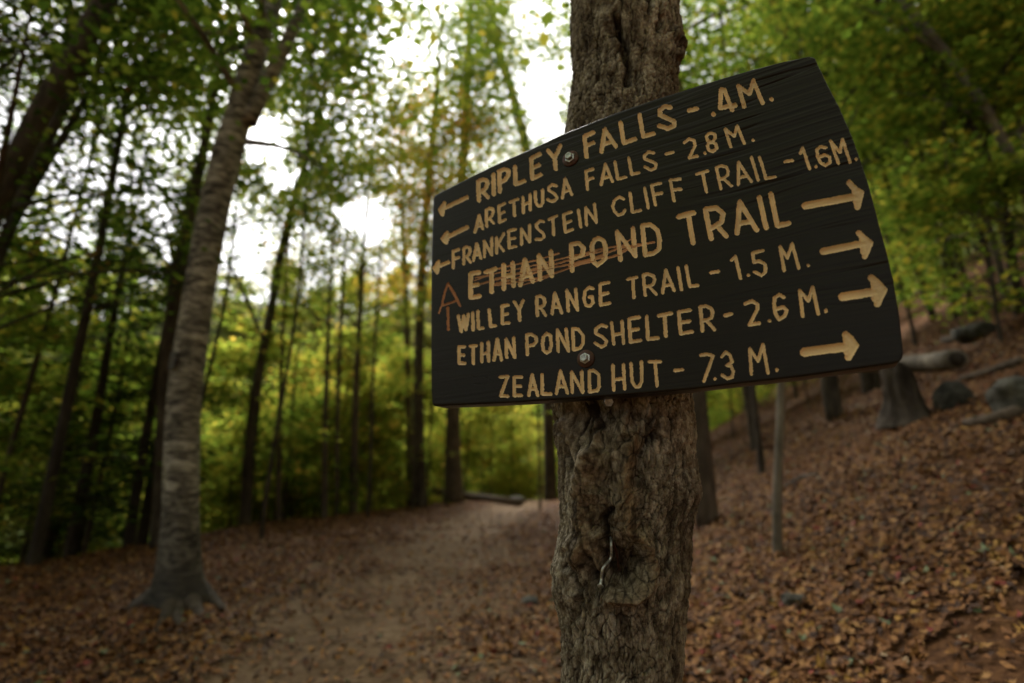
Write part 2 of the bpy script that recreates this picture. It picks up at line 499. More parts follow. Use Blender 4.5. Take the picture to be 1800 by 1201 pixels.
def g(pid, o, r, ch, bl, tl, br):
    bl, tl, br = map(np.array, (bl, tl, br))
    up = tl - bl; rt = br - bl
    st(pid, o, r, *[[tuple(bl + rt * x + up * y) for x, y in path] for path in GLY[ch]])
def gA(pid, o, r, bl, ap, br, bar=.30):
    bl, ap, br = map(np.array, (bl, ap, br))
    st(pid, o, r, [tuple(bl), tuple(ap), tuple(br)], [tuple(bl + (ap - bl) * bar), tuple(br + (ap - br) * bar)])

r = 3.5; n = 1
g(n, 'A', r, 'R', (550, 915), (545, 715), (645, 880)); st(n, 'A', r, [(707, 850), (705, 645)])
g(n, 'A', r, 'P', (772, 820), (765, 610), (872, 775)); g(n, 'A', r, 'L', (937, 745), (932, 560), (1030, 710))
g(n, 'A', r, 'E', (1115, 685), (1105, 468), (1203, 645)); st(n, 'A', r, [(1280, 390), (1350, 470), (1362, 585)], [(1410, 340), (1350, 470)])
g(n, 'B', r, 'F', (188, 815), (165, 600), (280, 775)); gA(n, 'B', r, (345, 760), (380, 525), (495, 705))
g(n, 'B', r, 'L', (580, 670), (545, 455), (700, 630)); g(n, 'B', r, 'L', (785, 600), (745, 375), (895, 572))
st(n, 'B', r + .3, [(1070, 295), (1010, 285), (960, 325), (960, 375), (1045, 415), (1110, 445), (1110, 490), (1045, 520), (955, 490)], [(1268, 328), (1348, 310)], [(1524, 367), (1526, 368)])
st(n, 'C', r, [(165, 410), (155, 603), (315, 570)], [(165, 408), (200, 410), (285, 625)], [(410, 585), (348, 368), (465, 455), (505, 312), (603, 545)], [(697, 508), (699, 509)])
r = 2.5; n = 2
gA(n, 'D', r, (510, 530), (555, 350), (590, 495)); g(n, 'D', r, 'R', (633, 470), (630, 298), (705, 435)); g(n, 'D', r, 'E', (768, 425), (762, 255), (828, 398))
st(n, 'D', r, [(880, 215), (960, 180)], [(920, 198), (928, 355)], [(1015, 160), (1020, 325)], [(1090, 130), (1092, 295)], [(1018, 245), (1092, 212)],
   [(1145, 105), (1150, 210), (1175, 255), (1205, 250), (1225, 215), (1222, 85)], [(1370, 40), (1320, 30), (1285, 60), (1290, 90), (1350, 125), (1375, 165), (1350, 200), (1310, 205), (1275, 185)])
gA(n, 'D', r, (1432, 170), (1462, -35), (1530, 135))
g(n, 'B', r, 'F', (197, 1160), (180, 970), (270, 1135)); gA(n, 'B', r, (340, 1110), (385, 895), (460, 1075)); g(n, 'B', r, 'L', (515, 1050), (487, 870), (600, 1030)); g(n, 'B', r, 'L', (665, 1000), (632, 830), (740, 985))
st(n, 'B', r, [(895, 775), (840, 765), (795, 800), (800, 840), (860, 860), (920, 890), (910, 935), (865, 955), (800, 920)], [(1025, 787), (1100, 770)],
   [(1220, 665), (1265, 630), (1320, 645), (1330, 700), (1270, 825), (1355, 808)], [(1433, 777), (1434, 778)],
   [(1500, 568), (1540, 580), (1545, 620), (1510, 660), (1465, 650), (1450, 605), (1470, 575), (1500, 568)], [(1510, 660), (1550, 680), (1560, 725), (1520, 760), (1475, 745), (1460, 700), (1480, 668), (1510, 660)])
st(n, 'C', r, [(268, 1010), (208, 822), (305, 900), (335, 788), (410, 975)], [(501, 940), (502, 941)])
n = 3
g(n, 'D', r, 'F', (282, 905), (278, 735), (345, 882)); g(n, 'D', r, 'R', (392, 865), (392, 698), (460, 845)); gA(n, 'D', r, (492, 830), (530, 650), (572, 805)); st(n, 'D', r, [(610, 785), (608, 625), (685, 770), (687, 590)])
st(n, 'D', r, [(738, 750), (738, 590)], [(815, 545), (745, 668)], [(755, 655), (810, 725)]); g(n, 'D', r, 'E', (870, 695), (865, 515), (940, 680))
st(n, 'D', r, [(1000, 660), (1000, 495), (1085, 635), (1085, 455)], [(1235, 420), (1190, 410), (1155, 450), (1165, 490), (1225, 540), (1240, 580), (1205, 605), (1150, 605)], [(1290, 395), (1370, 360)], [(1330, 385), (1340, 555)])
g(n, 'D', r, 'E', (1462, 530), (1445, 345), (1540, 500)); st(n, 'D', r, [(1600, 295), (1625, 475)], [(1685, 455), (1678, 270), (1790, 425), (1770, 235)])
st(n, 'E', r, [(575, 540), (530, 520), (480, 555), (463, 610), (480, 670), (520, 710), (570, 695), (590, 660)]); g(n, 'E', r, 'L', (670, 680), (645, 475), (755, 660)); st(n, 'E', r, [(800, 425), (838, 635)])
g(n, 'E', r, 'F', (915, 605), (872, 395), (1012, 585)); g(n, 'E', r, 'F', (1110, 560), (1070, 340), (1215, 552))
st(n, 'E', r, [(1345, 280), (1465, 245)], [(1410, 265), (1452, 465)]); g(n, 'E', r, 'R', (1603, 430), (1555, 208), (1715, 402))
gA(n, 'Fz', r, (347, 630), (350, 395), (485, 595)); st(n, 'Fz', r, [(487, 345), (557, 580)]); g(n, 'Fz', r, 'L', (640, 565), (570, 340), (735, 548))
st(n, 'Fz', r, [(838, 388), (918, 378)], [(1000, 298), (1025, 240), (1097, 460)], [(1165, 440), (1166, 441)], [(1270, 240), (1215, 230), (1175, 260), (1182, 330), (1215, 400), (1265, 425), (1313, 395), (1310, 340), (1265, 315), (1195, 340)],
   [(1403, 405), (1318, 168), (1420, 290), (1445, 152), (1525, 390)], [(1590, 360), (1591, 361)])
r = 3.8; n = 4
g(n, 'G', r, 'E', (465, 740), (462, 490), (555, 725)); st(n, 'G', r, [(625, 470), (725, 437)], [(685, 460), (685, 675)], [(812, 395), (815, 645)], [(908, 375), (915, 615)], [(815, 520), (912, 497)])
gA(n, 'G', r, (988, 605), (1035, 340), (1120, 570)); st(n, 'G', r, [(1195, 545), (1185, 295), (1320, 510), (1310, 250)], [(1535, 455), (1525, 180)], [(1525, 180), (1600, 165), (1655, 215), (1640, 290), (1540, 330)])
st(n, 'H', r, [(310, 292), (368, 322), (388, 400), (383, 510), (300, 578), (258, 540), (243, 450), (243, 370), (270, 312), (310, 292)], [(545, 520), (510, 225), (700, 480), (675, 190)], [(805, 470), (775, 160), (860, 150), (935, 210), (958, 300), (950, 410), (895, 450), (805, 470)])
r = 4.3
st(n, 'H', r, [(1158, 68), (1315, 28)], [(1158, 68), (1240, 40), (1315, 28)], [(1262, 60), (1310, 340)]); st(n, 'E', r, [(1440, 650), (1560, 635), (1625, 695), (1612, 780), (1500, 850)], [(1440, 655), (1500, 955)], [(1575, 835), (1660, 930)])
gA(n, 'Fz', r, (335, 1140), (362, 810), (540, 1105)); st(n, 'Fz', r, [(568, 765), (640, 1080)]); g(n, 'Fz', r, 'L', (760, 1062), (690, 728), (880, 1038))
r = 2.7; n = 5
st(n, 'G', r, [(333, 933), (365, 1095), (391, 930), (413, 1080), (440, 915)], [(487, 900), (490, 1080)]); g(n, 'G', r, 'L', (548, 1065), (540, 885), (595, 1062)); g(n, 'G', r, 'L', (675, 1042), (660, 870), (725, 1037)); g(n, 'G', r, 'E', (800, 1015), (795, 828), (865, 1005))
st(n, 'G', r, [(925, 785), (975, 870), (982, 980)], [(1018, 770), (975, 870)]); g(n, 'G', r, 'R', (1168, 930), (1160, 730), (1252, 925)); gA(n, 'G', r, (1322, 910), (1352, 690), (1425, 900))
st(n, 'G', r, [(1495, 880), (1480, 665), (1590, 870), (1572, 650)], [(1755, 645), (1715, 630), (1670, 670), (1660, 760), (1680, 820), (1720, 830), (1755, 790), (1745, 730), (1715, 735)])
g(n, 'H', r, 'E', (335, 998), (328, 780), (430, 978)); st(n, 'H', r, [(622, 728), (718, 705)], [(675, 722), (685, 920)]); g(n, 'H', r, 'R', (805, 895), (785, 680), (920, 885)); gA(n, 'H', r, (988, 870), (1022, 630), (1110, 845))
st(n, 'H', r, [(1150, 605), (1188, 835)], [(1500, 657), (1578, 645)]); g(n, 'H', r, 'L', (1275, 802), (1237, 585), (1360, 790))
st(n, 'I', r, [(155, 465), (195, 425), (250, 655)], [(333, 625), (334, 626)], [(485, 365), (378, 390), (392, 488), (450, 475), (510, 510), (515, 590), (470, 625), (400, 590)], [(710, 575), (667, 322), (745, 440), (795, 292), (865, 550)], [(963, 520), (964, 521)])
n = 6
g(n, 'J', r, 'E', (345, 655), (340, 482), (403, 652)); st(n, 'J', r, [(460, 475), (525, 465)], [(490, 475), (492, 655)], [(580, 445), (582, 635)], [(650, 430), (652, 630)], [(580, 555), (650, 540)]); gA(n, 'J', r, (710, 620), (745, 400), (790, 615))
st(n, 'J', r, [(845, 590), (838, 400), (930, 590), (918, 385)]); g(n, 'J', r, 'P', (1062, 560), (1055, 352), (1165, 555))
st(n, 'J', r, [(1268, 340), (1305, 360), (1315, 440), (1300, 520), (1262, 545), (1232, 520), (1222, 440), (1232, 370), (1268, 340)], [(1388, 525), (1378, 300), (1495, 520), (1470, 290)], [(1550, 512), (1540, 285), (1600, 295), (1650, 360), (1650, 440), (1620, 490), (1550, 512)])
st(n, 'K', r, [(395, 325), (340, 310), (285, 350), (285, 400), (350, 430), (395, 475), (385, 520), (340, 540), (275, 500)], [(450, 285), (475, 510)], [(560, 270), (577, 500)], [(465, 415), (565, 395)])
g(n, 'K', r + .3, 'E', (650, 487), (635, 245), (755, 470)); g(n, 'K', r + .3, 'L', (835, 457), (820, 220), (940, 445)); st(n, 'K', r + .4, [(945, 212), (1080, 185)], [(1010, 205), (1022, 425)]); g(n, 'K', r + .3, 'E', (1180, 400), (1157, 172), (1300, 380)); g(n, 'K', r + .3, 'R', (1410, 370), (1385, 120), (1535, 358)); st(n, 'K', r + .4, [(1648, 208), (1712, 192)])
st(n, 'L', r + .3, [(120, 325), (190, 295), (250, 330), (250, 380), (165, 545), (265, 530)], [(375, 503), (376, 504)], [(525, 255), (480, 230), (430, 260), (425, 330), (440, 430), (475, 490), (540, 450), (555, 390), (520, 360), (440, 385)], [(725, 455), (697, 188), (785, 295), (830, 152), (890, 430)], [(970, 395), (971, 405)])
n = 7
st(n, 'J', r, [(775, 800), (855, 790), (780, 995), (855, 1000)]); g(n, 'J', r, 'E', (925, 992), (925, 798), (1000, 992)); gA(n, 'J', r, (1078, 990), (1112, 775), (1170, 990)); g(n, 'J', r, 'L', (1220, 975), (1218, 770), (1310, 977)); gA(n, 'J', r, (1368, 970), (1410, 735), (1485, 965)); st(n, 'J', r, [(1535, 960), (1528, 745), (1645, 960), (1635, 740)])
st(n, 'K', r, [(220, 1013), (215, 790), (265, 790), (315, 830), (320, 960), (300, 1000), (220, 1013)], [(465, 735), (472, 995)], [(575, 725), (588, 985)], [(470, 888), (580, 872)], [(655, 715), (665, 900), (700, 960), (745, 955), (770, 900), (765, 695)], [(845, 695), (965, 695)], [(910, 700), (930, 950)], [(1118, 790), (1198, 780)],
   [(1390, 628), (1455, 615), (1520, 635), (1425, 900)], [(1540, 878), (1541, 879)], [(1610, 645), (1655, 595), (1700, 625), (1720, 700), (1665, 735), (1710, 740), (1735, 800), (1720, 860), (1670, 875), (1615, 835)])
st(n, 'L', r, [(185, 1070), (167, 798), (255, 930), (305, 752), (360, 1055)], [(453, 1020), (454, 1026)])
# arrows 11..17
def arrow(pid, o, r, a, b, rh, *heads):
    st(pid, o, r, [a, b])
    for h in heads: st(pid, o, rh, h)
arrow(11, 'D', 3.5, (425, 163), (180, 280), 3.3, [(188, 222), (142, 290), (166, 342)], [(185, 245), (160, 300)], [(175, 290), (168, 325)])
arrow(12, 'D', 3.7, (425, 478), (210, 585), 3.4, [(214, 535), (165, 600), (206, 640)], [(205, 560), (205, 610)], [(190, 590), (215, 615)])
arrow(13, 'D', 3.3, (228, 848), (110, 895), 3.3, [(124, 840), (82, 908), (110, 955)], [(118, 870), (112, 930)], [(100, 900), (118, 925)])
arrow(14, 'Fz', 6.2, (1052, 852), (1590, 755), 5.2, [(1518, 612), (1580, 680), (1640, 715), (1602, 865)], [(1570, 660), (1590, 800)], [(1610, 700), (1600, 790)], [(1580, 720), (1600, 840)])
arrow(15, 'I', 5.9, (1120, 373), (1560, 285), 5.0, [(1497, 178), (1560, 235), (1618, 282), (1560, 425)], [(1530, 215), (1545, 380)], [(1580, 260), (1575, 340)])
arrow(16, 'L', 7.2, (1145, 252), (1500, 195), 6.0, [(1450, 52), (1520, 110), (1580, 180), (1512, 325)], [(1480, 90), (1490, 270)], [(1530, 140), (1530, 250)])
arrow(17, 'L', 7.6, (742, 835), (1190, 778), 6.4, [(1180, 655), (1230, 700), (1278, 765), (1207, 885)], [(1190, 690), (1195, 830)], [(1235, 730), (1235, 820)])
# carved tree mark 21, knife scratches 22, faint scratches are in the board itself
st(21, 'G', 1.7, [(225, 590), (190, 690), (165, 800)], [(345, 815), (355, 830)], [(170, 822), (320, 772)]); st(21, 'G', 1.1, [(165, 800), (130, 905)]); st(21, 'G', 2.3, [(228, 595), (290, 700), (345, 812)]); st(21, 'G', 2.0, [(222, 840), (228, 950), (228, 1080)])
for r_, o_, p_ in [(1.1, 'G', [(735, 440), (890, 400), (1160, 345), (1395, 272)]), (.9, 'G', [(510, 532), (800, 470), (1180, 390), (1500, 310), (1790, 252)]), (1.3, 'G', [(540, 603), (800, 530), (1180, 440), (1500, 345), (1790, 265)]),
                   (1.4, 'G', [(700, 602), (1000, 520), (1300, 430), (1500, 390), (1790, 318)]), (1.5, 'G', [(700, 612), (860, 588), (1180, 535), (1400, 465), (1560, 405), (1770, 348)]), (1.0, 'G', [(700, 545), (900, 500), (1150, 430), (1340, 370)]),
                   (.8, 'G', [(1000, 610), (1200, 555), (1340, 500)]), (.8, 'G', [(500, 560), (660, 505)]), (1.4, 'H', [(0, 490), (170, 455), (270, 420), (520, 375)]), (1.6, 'H', [(0, 585), (130, 550), (260, 505), (520, 400), (680, 370), (900, 335)]),
                   (1.7, 'H', [(395, 505), (520, 470), (640, 395), (780, 360)]), (1.0, 'H', [(520, 405), (660, 300)]), (1.5, 'H', [(10, 605), (140, 560), (260, 530)]), (1.8, 'H', [(250, 520), (390, 480)]), (1.2, 'H', [(180, 470), (400, 420)]), (1.1, 'H', [(530, 440), (640, 390)])]:
    st(22, o_, r_, p_)

def seg_dist(px, py, a, b):
    e = (b[0] - a[0], b[1] - a[1]); L2 = e[0] ** 2 + e[1] ** 2 + 1e-9
    u = np.clip(((px - a[0]) * e[0] + (py - a[1]) * e[1]) / L2, 0, 1)
    return np.hypot(px - a[0] - u * e[0], py - a[1] - u * e[1])

def paint_mat(name, col, rough, spec, var=.15, bump=.3):
    m, t, out = new_mat(name)
    mp = mapping(t, (1, 1, 1))
    n1 = N(t, "ShaderNodeTexNoise", Scale=260.0, Detail=4.0); t.links.new(mp.outputs[0], n1.inputs["Vector"])
    n2 = N(t, "ShaderNodeTexNoise", Scale=22.0, Detail=4.0); t.links.new(mp.outputs[0], n2.inputs["Vector"])
    r1 = ramp(t, [(.3, tuple(c * (1 - var) for c in col)), (.7, tuple(c * (1 + var) for c in col))])
    t.links.new(n2.outputs[0], r1.inputs[0])
    p = N(t, "ShaderNodeBsdfPrincipled", Roughness=rough); p.inputs["Specular IOR Level"].default_value = spec
    t.links.new(r1.outputs[0], p.inputs["Base Color"])
    b = N(t, "ShaderNodeBump", Strength=bump, Distance=.0006)
    t.links.new(n1.outputs[0], b.inputs["Height"]); t.links.new(b.outputs[0], p.inputs["Normal"])
    t.links.new(p.outputs[0], out.inputs[0])
    return m

def board_mat():
    m, t, out = new_mat("dark_brown_board_paint")
    mp = mapping(t, (4, 260, 1), "UV")
    n1 = N(t, "ShaderNodeTexNoise", Scale=1.0, Detail=5.0, Roughness=.6, Distortion=.6); t.links.new(mp.outputs[0], n1.inputs["Vector"])
    r1 = ramp(t, [(.3, (.0070, .0040, .0018)), (.7, (.0135, .0078, .0038))]); t.links.new(n1.outputs[0], r1.inputs[0])
    mp2 = mapping(t, (6, 9, 1), "UV")
    n2 = N(t, "ShaderNodeTexNoise", Scale=1.0, Detail=3.0); t.links.new(mp2.outputs[0], n2.inputs["Vector"])
    rr = N(t, "ShaderNodeMapRange"); t.links.new(n2.outputs[0], rr.inputs[0]); rr.inputs[3].default_value = .24; rr.inputs[4].default_value = .42
    p = N(t, "ShaderNodeBsdfPrincipled"); p.inputs["Specular IOR Level"].default_value = .28
    t.links.new(rr.outputs[0], p.inputs["Roughness"])
    t.links.new(r1.outputs[0], p.inputs["Base Color"])
    b = N(t, "ShaderNodeBump", Strength=.35, Distance=.0008)
    t.links.new(n1.outputs[0], b.inputs["Height"]); t.links.new(b.outputs[0], p.inputs["Normal"])
    t.links.new(p.outputs[0], out.inputs[0])
    return m

def make_sign():
    x0, x1, y0, y1 = 752, 1594, 92, 720
    gx, gy = np.meshgrid(np.arange(x0, x1 + 1, dtype=float), np.arange(y0, y1 + 1, dtype=float))
    sd = poly_sd(gx, gy, OUTLINE)
    # pull the outermost ring of vertices onto the outline
    dgy, dgx = np.gradient(sd)
    pull = (sd > 0) & (sd < 2.2)
    gx = np.where(pull, gx - dgx * sd, gx); gy = np.where(pull, gy - dgy * sd, gy)
    sd2 = np.where(pull, 0, sd)
    wob = .38 * vnoise2(gx * .7, gy * .7, 2) + .3 * vnoise2(gx * .25, gy * .25, 8)
    best = np.full(gx.shape, 1e9); lab = np.zeros(gx.shape, int); dep = np.zeros(gx.shape)
    bestS = np.full(gx.shape, 1e9)
    for pid, pts, r in STROKES:
        for a, b in zip(pts[:-1], pts[1:]):
            bx0 = int(max(min(a[0], b[0]) - r - 3 - x0, 0)); bx1 = int(max(a[0], b[0]) + r + 4 - x0)
            by0 = int(max(min(a[1], b[1]) - r - 3 - y0, 0)); by1 = int(max(a[1], b[1]) + r + 4 - y0)
            s = (slice(by0, by1), slice(bx0, bx1))
            d = seg_dist(gx[s], gy[s], a, b) + wob[s]
            q = d - r
            if pid == 22:
                # knife cuts lose to painted grooves' edges but cut the board between
                u = q < bestS[s]
                bestS[s] = np.where(u, q, bestS[s])
                dep[s] = np.maximum(dep[s], np.where(q < 0, np.sqrt(np.maximum(r * r - d * d, 0)) * .9, 0))
            else:
                u = q < best[s]
                best[s] = np.where(u, q, best[s]); lab[s] = np.where(u, pid, lab[s])
                dep[s] = np.maximum(dep[s], np.where(q < 0, np.sqrt(np.maximum(r * r - d * d, 0)) * (.95 if r < 5 else .75), 0))
    cut = (bestS < 0) & ((best > 0) | (vnoise2(gx * .2, gy * .2, 5) > -.15) & (bestS < -.25))
    lab = np.where(best < 0, lab, 0); lab = np.where(cut, 22, lab)
    # wood grain along the board
    P0, t0 = on_board(gx, gy)
    u = (P0 - BC) @ BU; v = (P0 - BC) @ BV
    warp = .006 * fbm2(u * 5, v * 9, 3, 12) + .012 * np.exp(-((u - .22) / .08) ** 2 - ((v + .0) / .05) ** 2)
    vg = v + warp
    g1 = 1 - np.abs(vnoise2(u * 3.2, vg * 120, 21)); g2 = vnoise2(u * 6 + 5, vg * 330, 22)
    strong = .14 + .95 * sstep(.02, .30, u * .55 + v * .75)
    check = sstep(.90, .99, 1 - np.abs(vnoise2(u * 1.7 + 3, vg * 62, 23))) * sstep(-.3, .3, vnoise2(u * 9, vg * 20, 24))
    h = strong * (.00085 * g1 ** 2 + .00038 * g2 - .0016 * check)
    mpp = t0 / F
    # faint name scratches at the lower corner
    for a, b in [((768, 655), (780, 655)), ((766, 650), (768, 676)), ((830, 662), (836, 664)), ((832, 662), (835, 676)), ((833, 675), (846, 676)), ((850, 662), (864, 670)), ((861, 656), (850, 692)), ((825, 690), (827, 702)), ((775, 700), (786, 694)), ((772, 640), (772, 672)), ((800, 668), (801, 680))]:
        d = seg_dist(gx, gy, a, b); h = h - .0004 * np.clip(1 - d / .9, 0, 1)
    lip = np.where((best > 0) & (best < 1.0) & (lab == 0), .0003 * (1 - best), 0)   # burr of the router
    h = h + lip - dep * mpp
    e = np.clip(-sd2, 0, 4)
    h = h - (4 - np.sqrt(np.maximum(16 - (4 - e) ** 2, 0))) * mpp * .55
    V, _ = on_board(gx, gy, h)
    nx = gx.shape[1]
    idx = np.arange(gx.size).reshape(gx.shape)
    f = np.stack([idx[1:, :-1], idx[1:, 1:], idx[:-1, 1:], idx[:-1, :-1]], -1).reshape(-1, 4)
    ok = (sd2.ravel()[f] <= 0).all(1)
    f = f[ok]
    fl = lab.ravel()[f]
    cnt = (fl > 0).sum(1)
    fl = np.where(cnt >= 2, fl.max(1), 0)
    V = V.reshape(-1, 3); UVc = np.stack([u.ravel(), v.ravel()], 1)
    root = empty("trail_sign", tuple(BC))
    tag(root, "dark brown wooden trail sign with routed tan lettering and arrows, bolted to the tree trunk", "sign")
    tan = paint_mat("tan_letter_paint", (.86, .62, .35), .5, .3)
    raw = paint_mat("bare_cut_wood", (.50, .25, .125), .7, .2, .45)
    raw2 = paint_mat("fresh_cut_wood", (.44, .20, .10), .7, .2, .35)
    bm_ = board_mat()
    def part(name, fs, mat, extra=None):
        used = np.unique(fs); mp = np.zeros(len(V), np.int64); mp[used] = np.arange(len(used))
        vv = V[used]; ff = [mp[fs]]
        uvv = UVc[used]
        if extra is not None:
            ev, e4, en, euv = extra
            ff.append(np.asarray(e4) + len(vv)); vv = np.concatenate([vv, ev]); uvv = np.concatenate([uvv, euv])
        me = mesh_np(name, vv - BC, ff)
        ul = me.uv_layers.new(name="UVMap")
        li = np.zeros(len(me.loops), np.int32); me.loops.foreach_get("vertex_index", li)
        ul.data.foreach_set("uv", uvv[li].astype(np.float32).ravel())
        return add_obj(name, me, mat, root)
    # edges and back of the board
    ol = np.asarray(OUTLINE, float)
    dense = np.concatenate([a + (b - a) * np.linspace(0, 1, max(2, int(np.hypot(*(b - a)) / 6)), endpoint=False)[:, None] for a, b in zip(ol, np.roll(ol, -1, 0))])
    Pf, tt = on_board(dense[:, 0], dense[:, 1], np.full(len(dense), -4 * .95 / F * .55))
    m = len(dense)
    th = .034
    lay = [Pf, Pf + BN * th * .5, Pf + BN * (th - .002), Pf + BN * th - .0022 * (Pf - BC) / np.linalg.norm(Pf - BC, axis=1)[:, None]]
    ev = np.concatenate(lay + [(BC + BN * th)[None]])
    jj = np.arange(m); q4 = []
    for k in range(3): q4.append(np.stack([k * m + jj, k * m + (jj + 1) % m, (k + 1) * m + (jj + 1) % m, (k + 1) * m + jj], 1))
    q4.append(np.stack([3 * m + jj, 3 * m + (jj + 1) % m, np.full(m, 4 * m), np.full(m, 4 * m)], 1)[:, :4])
    side = np.concatenate(q4[:3])
    euv = np.stack([(ev - BC) @ BU, (ev - BC) @ BV], 1)
    part("board", f[fl == 0], bm_, (ev, side, None, euv))
    # back panel closes the board
    mb = MB(); mb.add(ev, None, np.stack([3 * m + (jj + 1) % m, 3 * m + jj, np.full(m, 4 * m)], 1))
    me = mb.mesh("back_face", BC); add_obj("back_face", me, bm_, root)
    for pid in sorted({k for k, _, _ in STROKES if k >= 100}): part("distance_figures" if pid in FIGURES else "lettering", f[fl == pid], tan)
    for pid in range(11, 18): part("arrow", f[fl == pid], tan)
    o = part("carved_mark", f[fl == 21], raw2); o['label'] = "carved letter A on a stem, bare reddish wood"
    o = part("knife_scratches", f[fl == 22], raw); o['label'] = "knife cuts struck through the words ETHAN POND"
    # bolts with rusty washers
    steel, t, out = new_mat("galvanised_steel")
    nz = N(t, "ShaderNodeTexNoise", Scale=180.0, Detail=4.0); mp_ = mapping(t, (1, 1, 1)); t.links.new(mp_.outputs[0], nz.inputs["Vector"])
    rz = ramp(t, [(.35, (.42, .44, .44)), (.65, (.75, .77, .77))]); t.links.new(nz.outputs[0], rz.inputs[0])
    p = N(t, "ShaderNodeBsdfPrincipled", Metallic=.85, Roughness=.38); t.links.new(rz.outputs[0], p.inputs["Base Color"]); t.links.new(p.outputs[0], out.inputs[0])
    rust, t, out = new_mat("rusty_washer")
    nz = N(t, "ShaderNodeTexNoise", Scale=120.0, Detail=6.0); mp_ = mapping(t, (1, 1, 1)); t.links.new(mp_.outputs[0], nz.inputs["Vector"])
    rz = ramp(t, [(.3, (.03, .014, .009)), (.55, (.085, .032, .018)), (.75, (.15, .055, .03))]); t.links.new(nz.outputs[0], rz.inputs[0])
    p = N(t, "ShaderNodeBsdfPrincipled", Metallic=.25, Roughness=.5); t.links.new(rz.outputs[0], p.inputs["Base Color"])
    b = N(t, "ShaderNodeBump", Strength=.4, Distance=.0006); t.links.new(nz.outputs[0], b.inputs["Height"]); t.links.new(b.outputs[0], p.inputs["Normal"]); t.links.new(p.outputs[0], out.inputs[0])
    M['steel'] = steel; M['rust'] = rust
    def lathe(prof, seg, c, ax, a, b_):
        th = np.linspace(0, 2 * np.pi, seg, endpoint=False)
        V = np.concatenate([c + ax * z + r * (np.cos(th)[:, None] * a + np.sin(th)[:, None] * b_) for r, z in prof])
        jj = np.arange(seg); fs = [np.stack([k * seg + jj, k * seg + (jj + 1) % seg, (k + 1) * seg + (jj + 1) % seg, (k + 1) * seg + jj], 1) for k in range(len(prof) - 1)]
        return V, np.concatenate(fs)
    for (bx, by, wr, br) in [(1003, 279.5, .0168, .0076), (1030, 631, .0160, .0073)]:
        c, _ = on_board(np.array(bx), np.array(by), np.array(0.))
        ax = -BN
        mb = MB()
        V_, f_ = lathe([(br * .8, .0), (br * .8, .004), (br * 1.35, .004), (br * 1.35, .0055), (br * 1.02, .0065), (br * 1.0, .0125), (br * .88, .0138), (br * .6, .0138), (br * .5, .0130), (.00001, .0130)], 6, c, ax, BU * .9 + BV * .43, BV * .9 - BU * .43)
        mb.add(V_, f_)
        bo = add_obj("bolt", mb.mesh("bolt", BC, smooth=False), steel, root)
        mb = MB(); V_, f_ = lathe([(br * .9, .0012), (br * .95, .0042), (wr * .55, .0050), (wr * .62, .0040), (wr * .93, .0030), (wr, .0022), (wr, -.003)], 48, c, ax, BU, BV)
        mb.add(V_, f_); add_obj("washer", mb.mesh("washer", BC), rust, bo)

make_sign()

# ------------------------------------------------------------------ the tree that carries the sign
TD = 1.055      # distance of the trunk's axis
SIL = np.array([(-140, 1004, 1194), (0, 1003, 1193), (50, 1001, 1190), (90, 1003, 1196), (125, 1007, 1190), (165, 1003, 1187), (200, 998, 1187), (225, 992, 1188), (300, 985, 1190), (420, 978, 1195), (560, 972, 1205), (710, 969, 1214), (750, 973, 1217), (800, 984, 1216), (850, 984, 1221), (880, 985, 1221), (920, 988, 1215), (960, 982, 1213), (1000, 976, 1211), (1030, 975, 1208), (1060, 981, 1204), (1100, 987, 1200), (1150, 988, 1197), (1201, 987, 1192), (1300, 984, 1190), (1420, 975, 1192)], float)

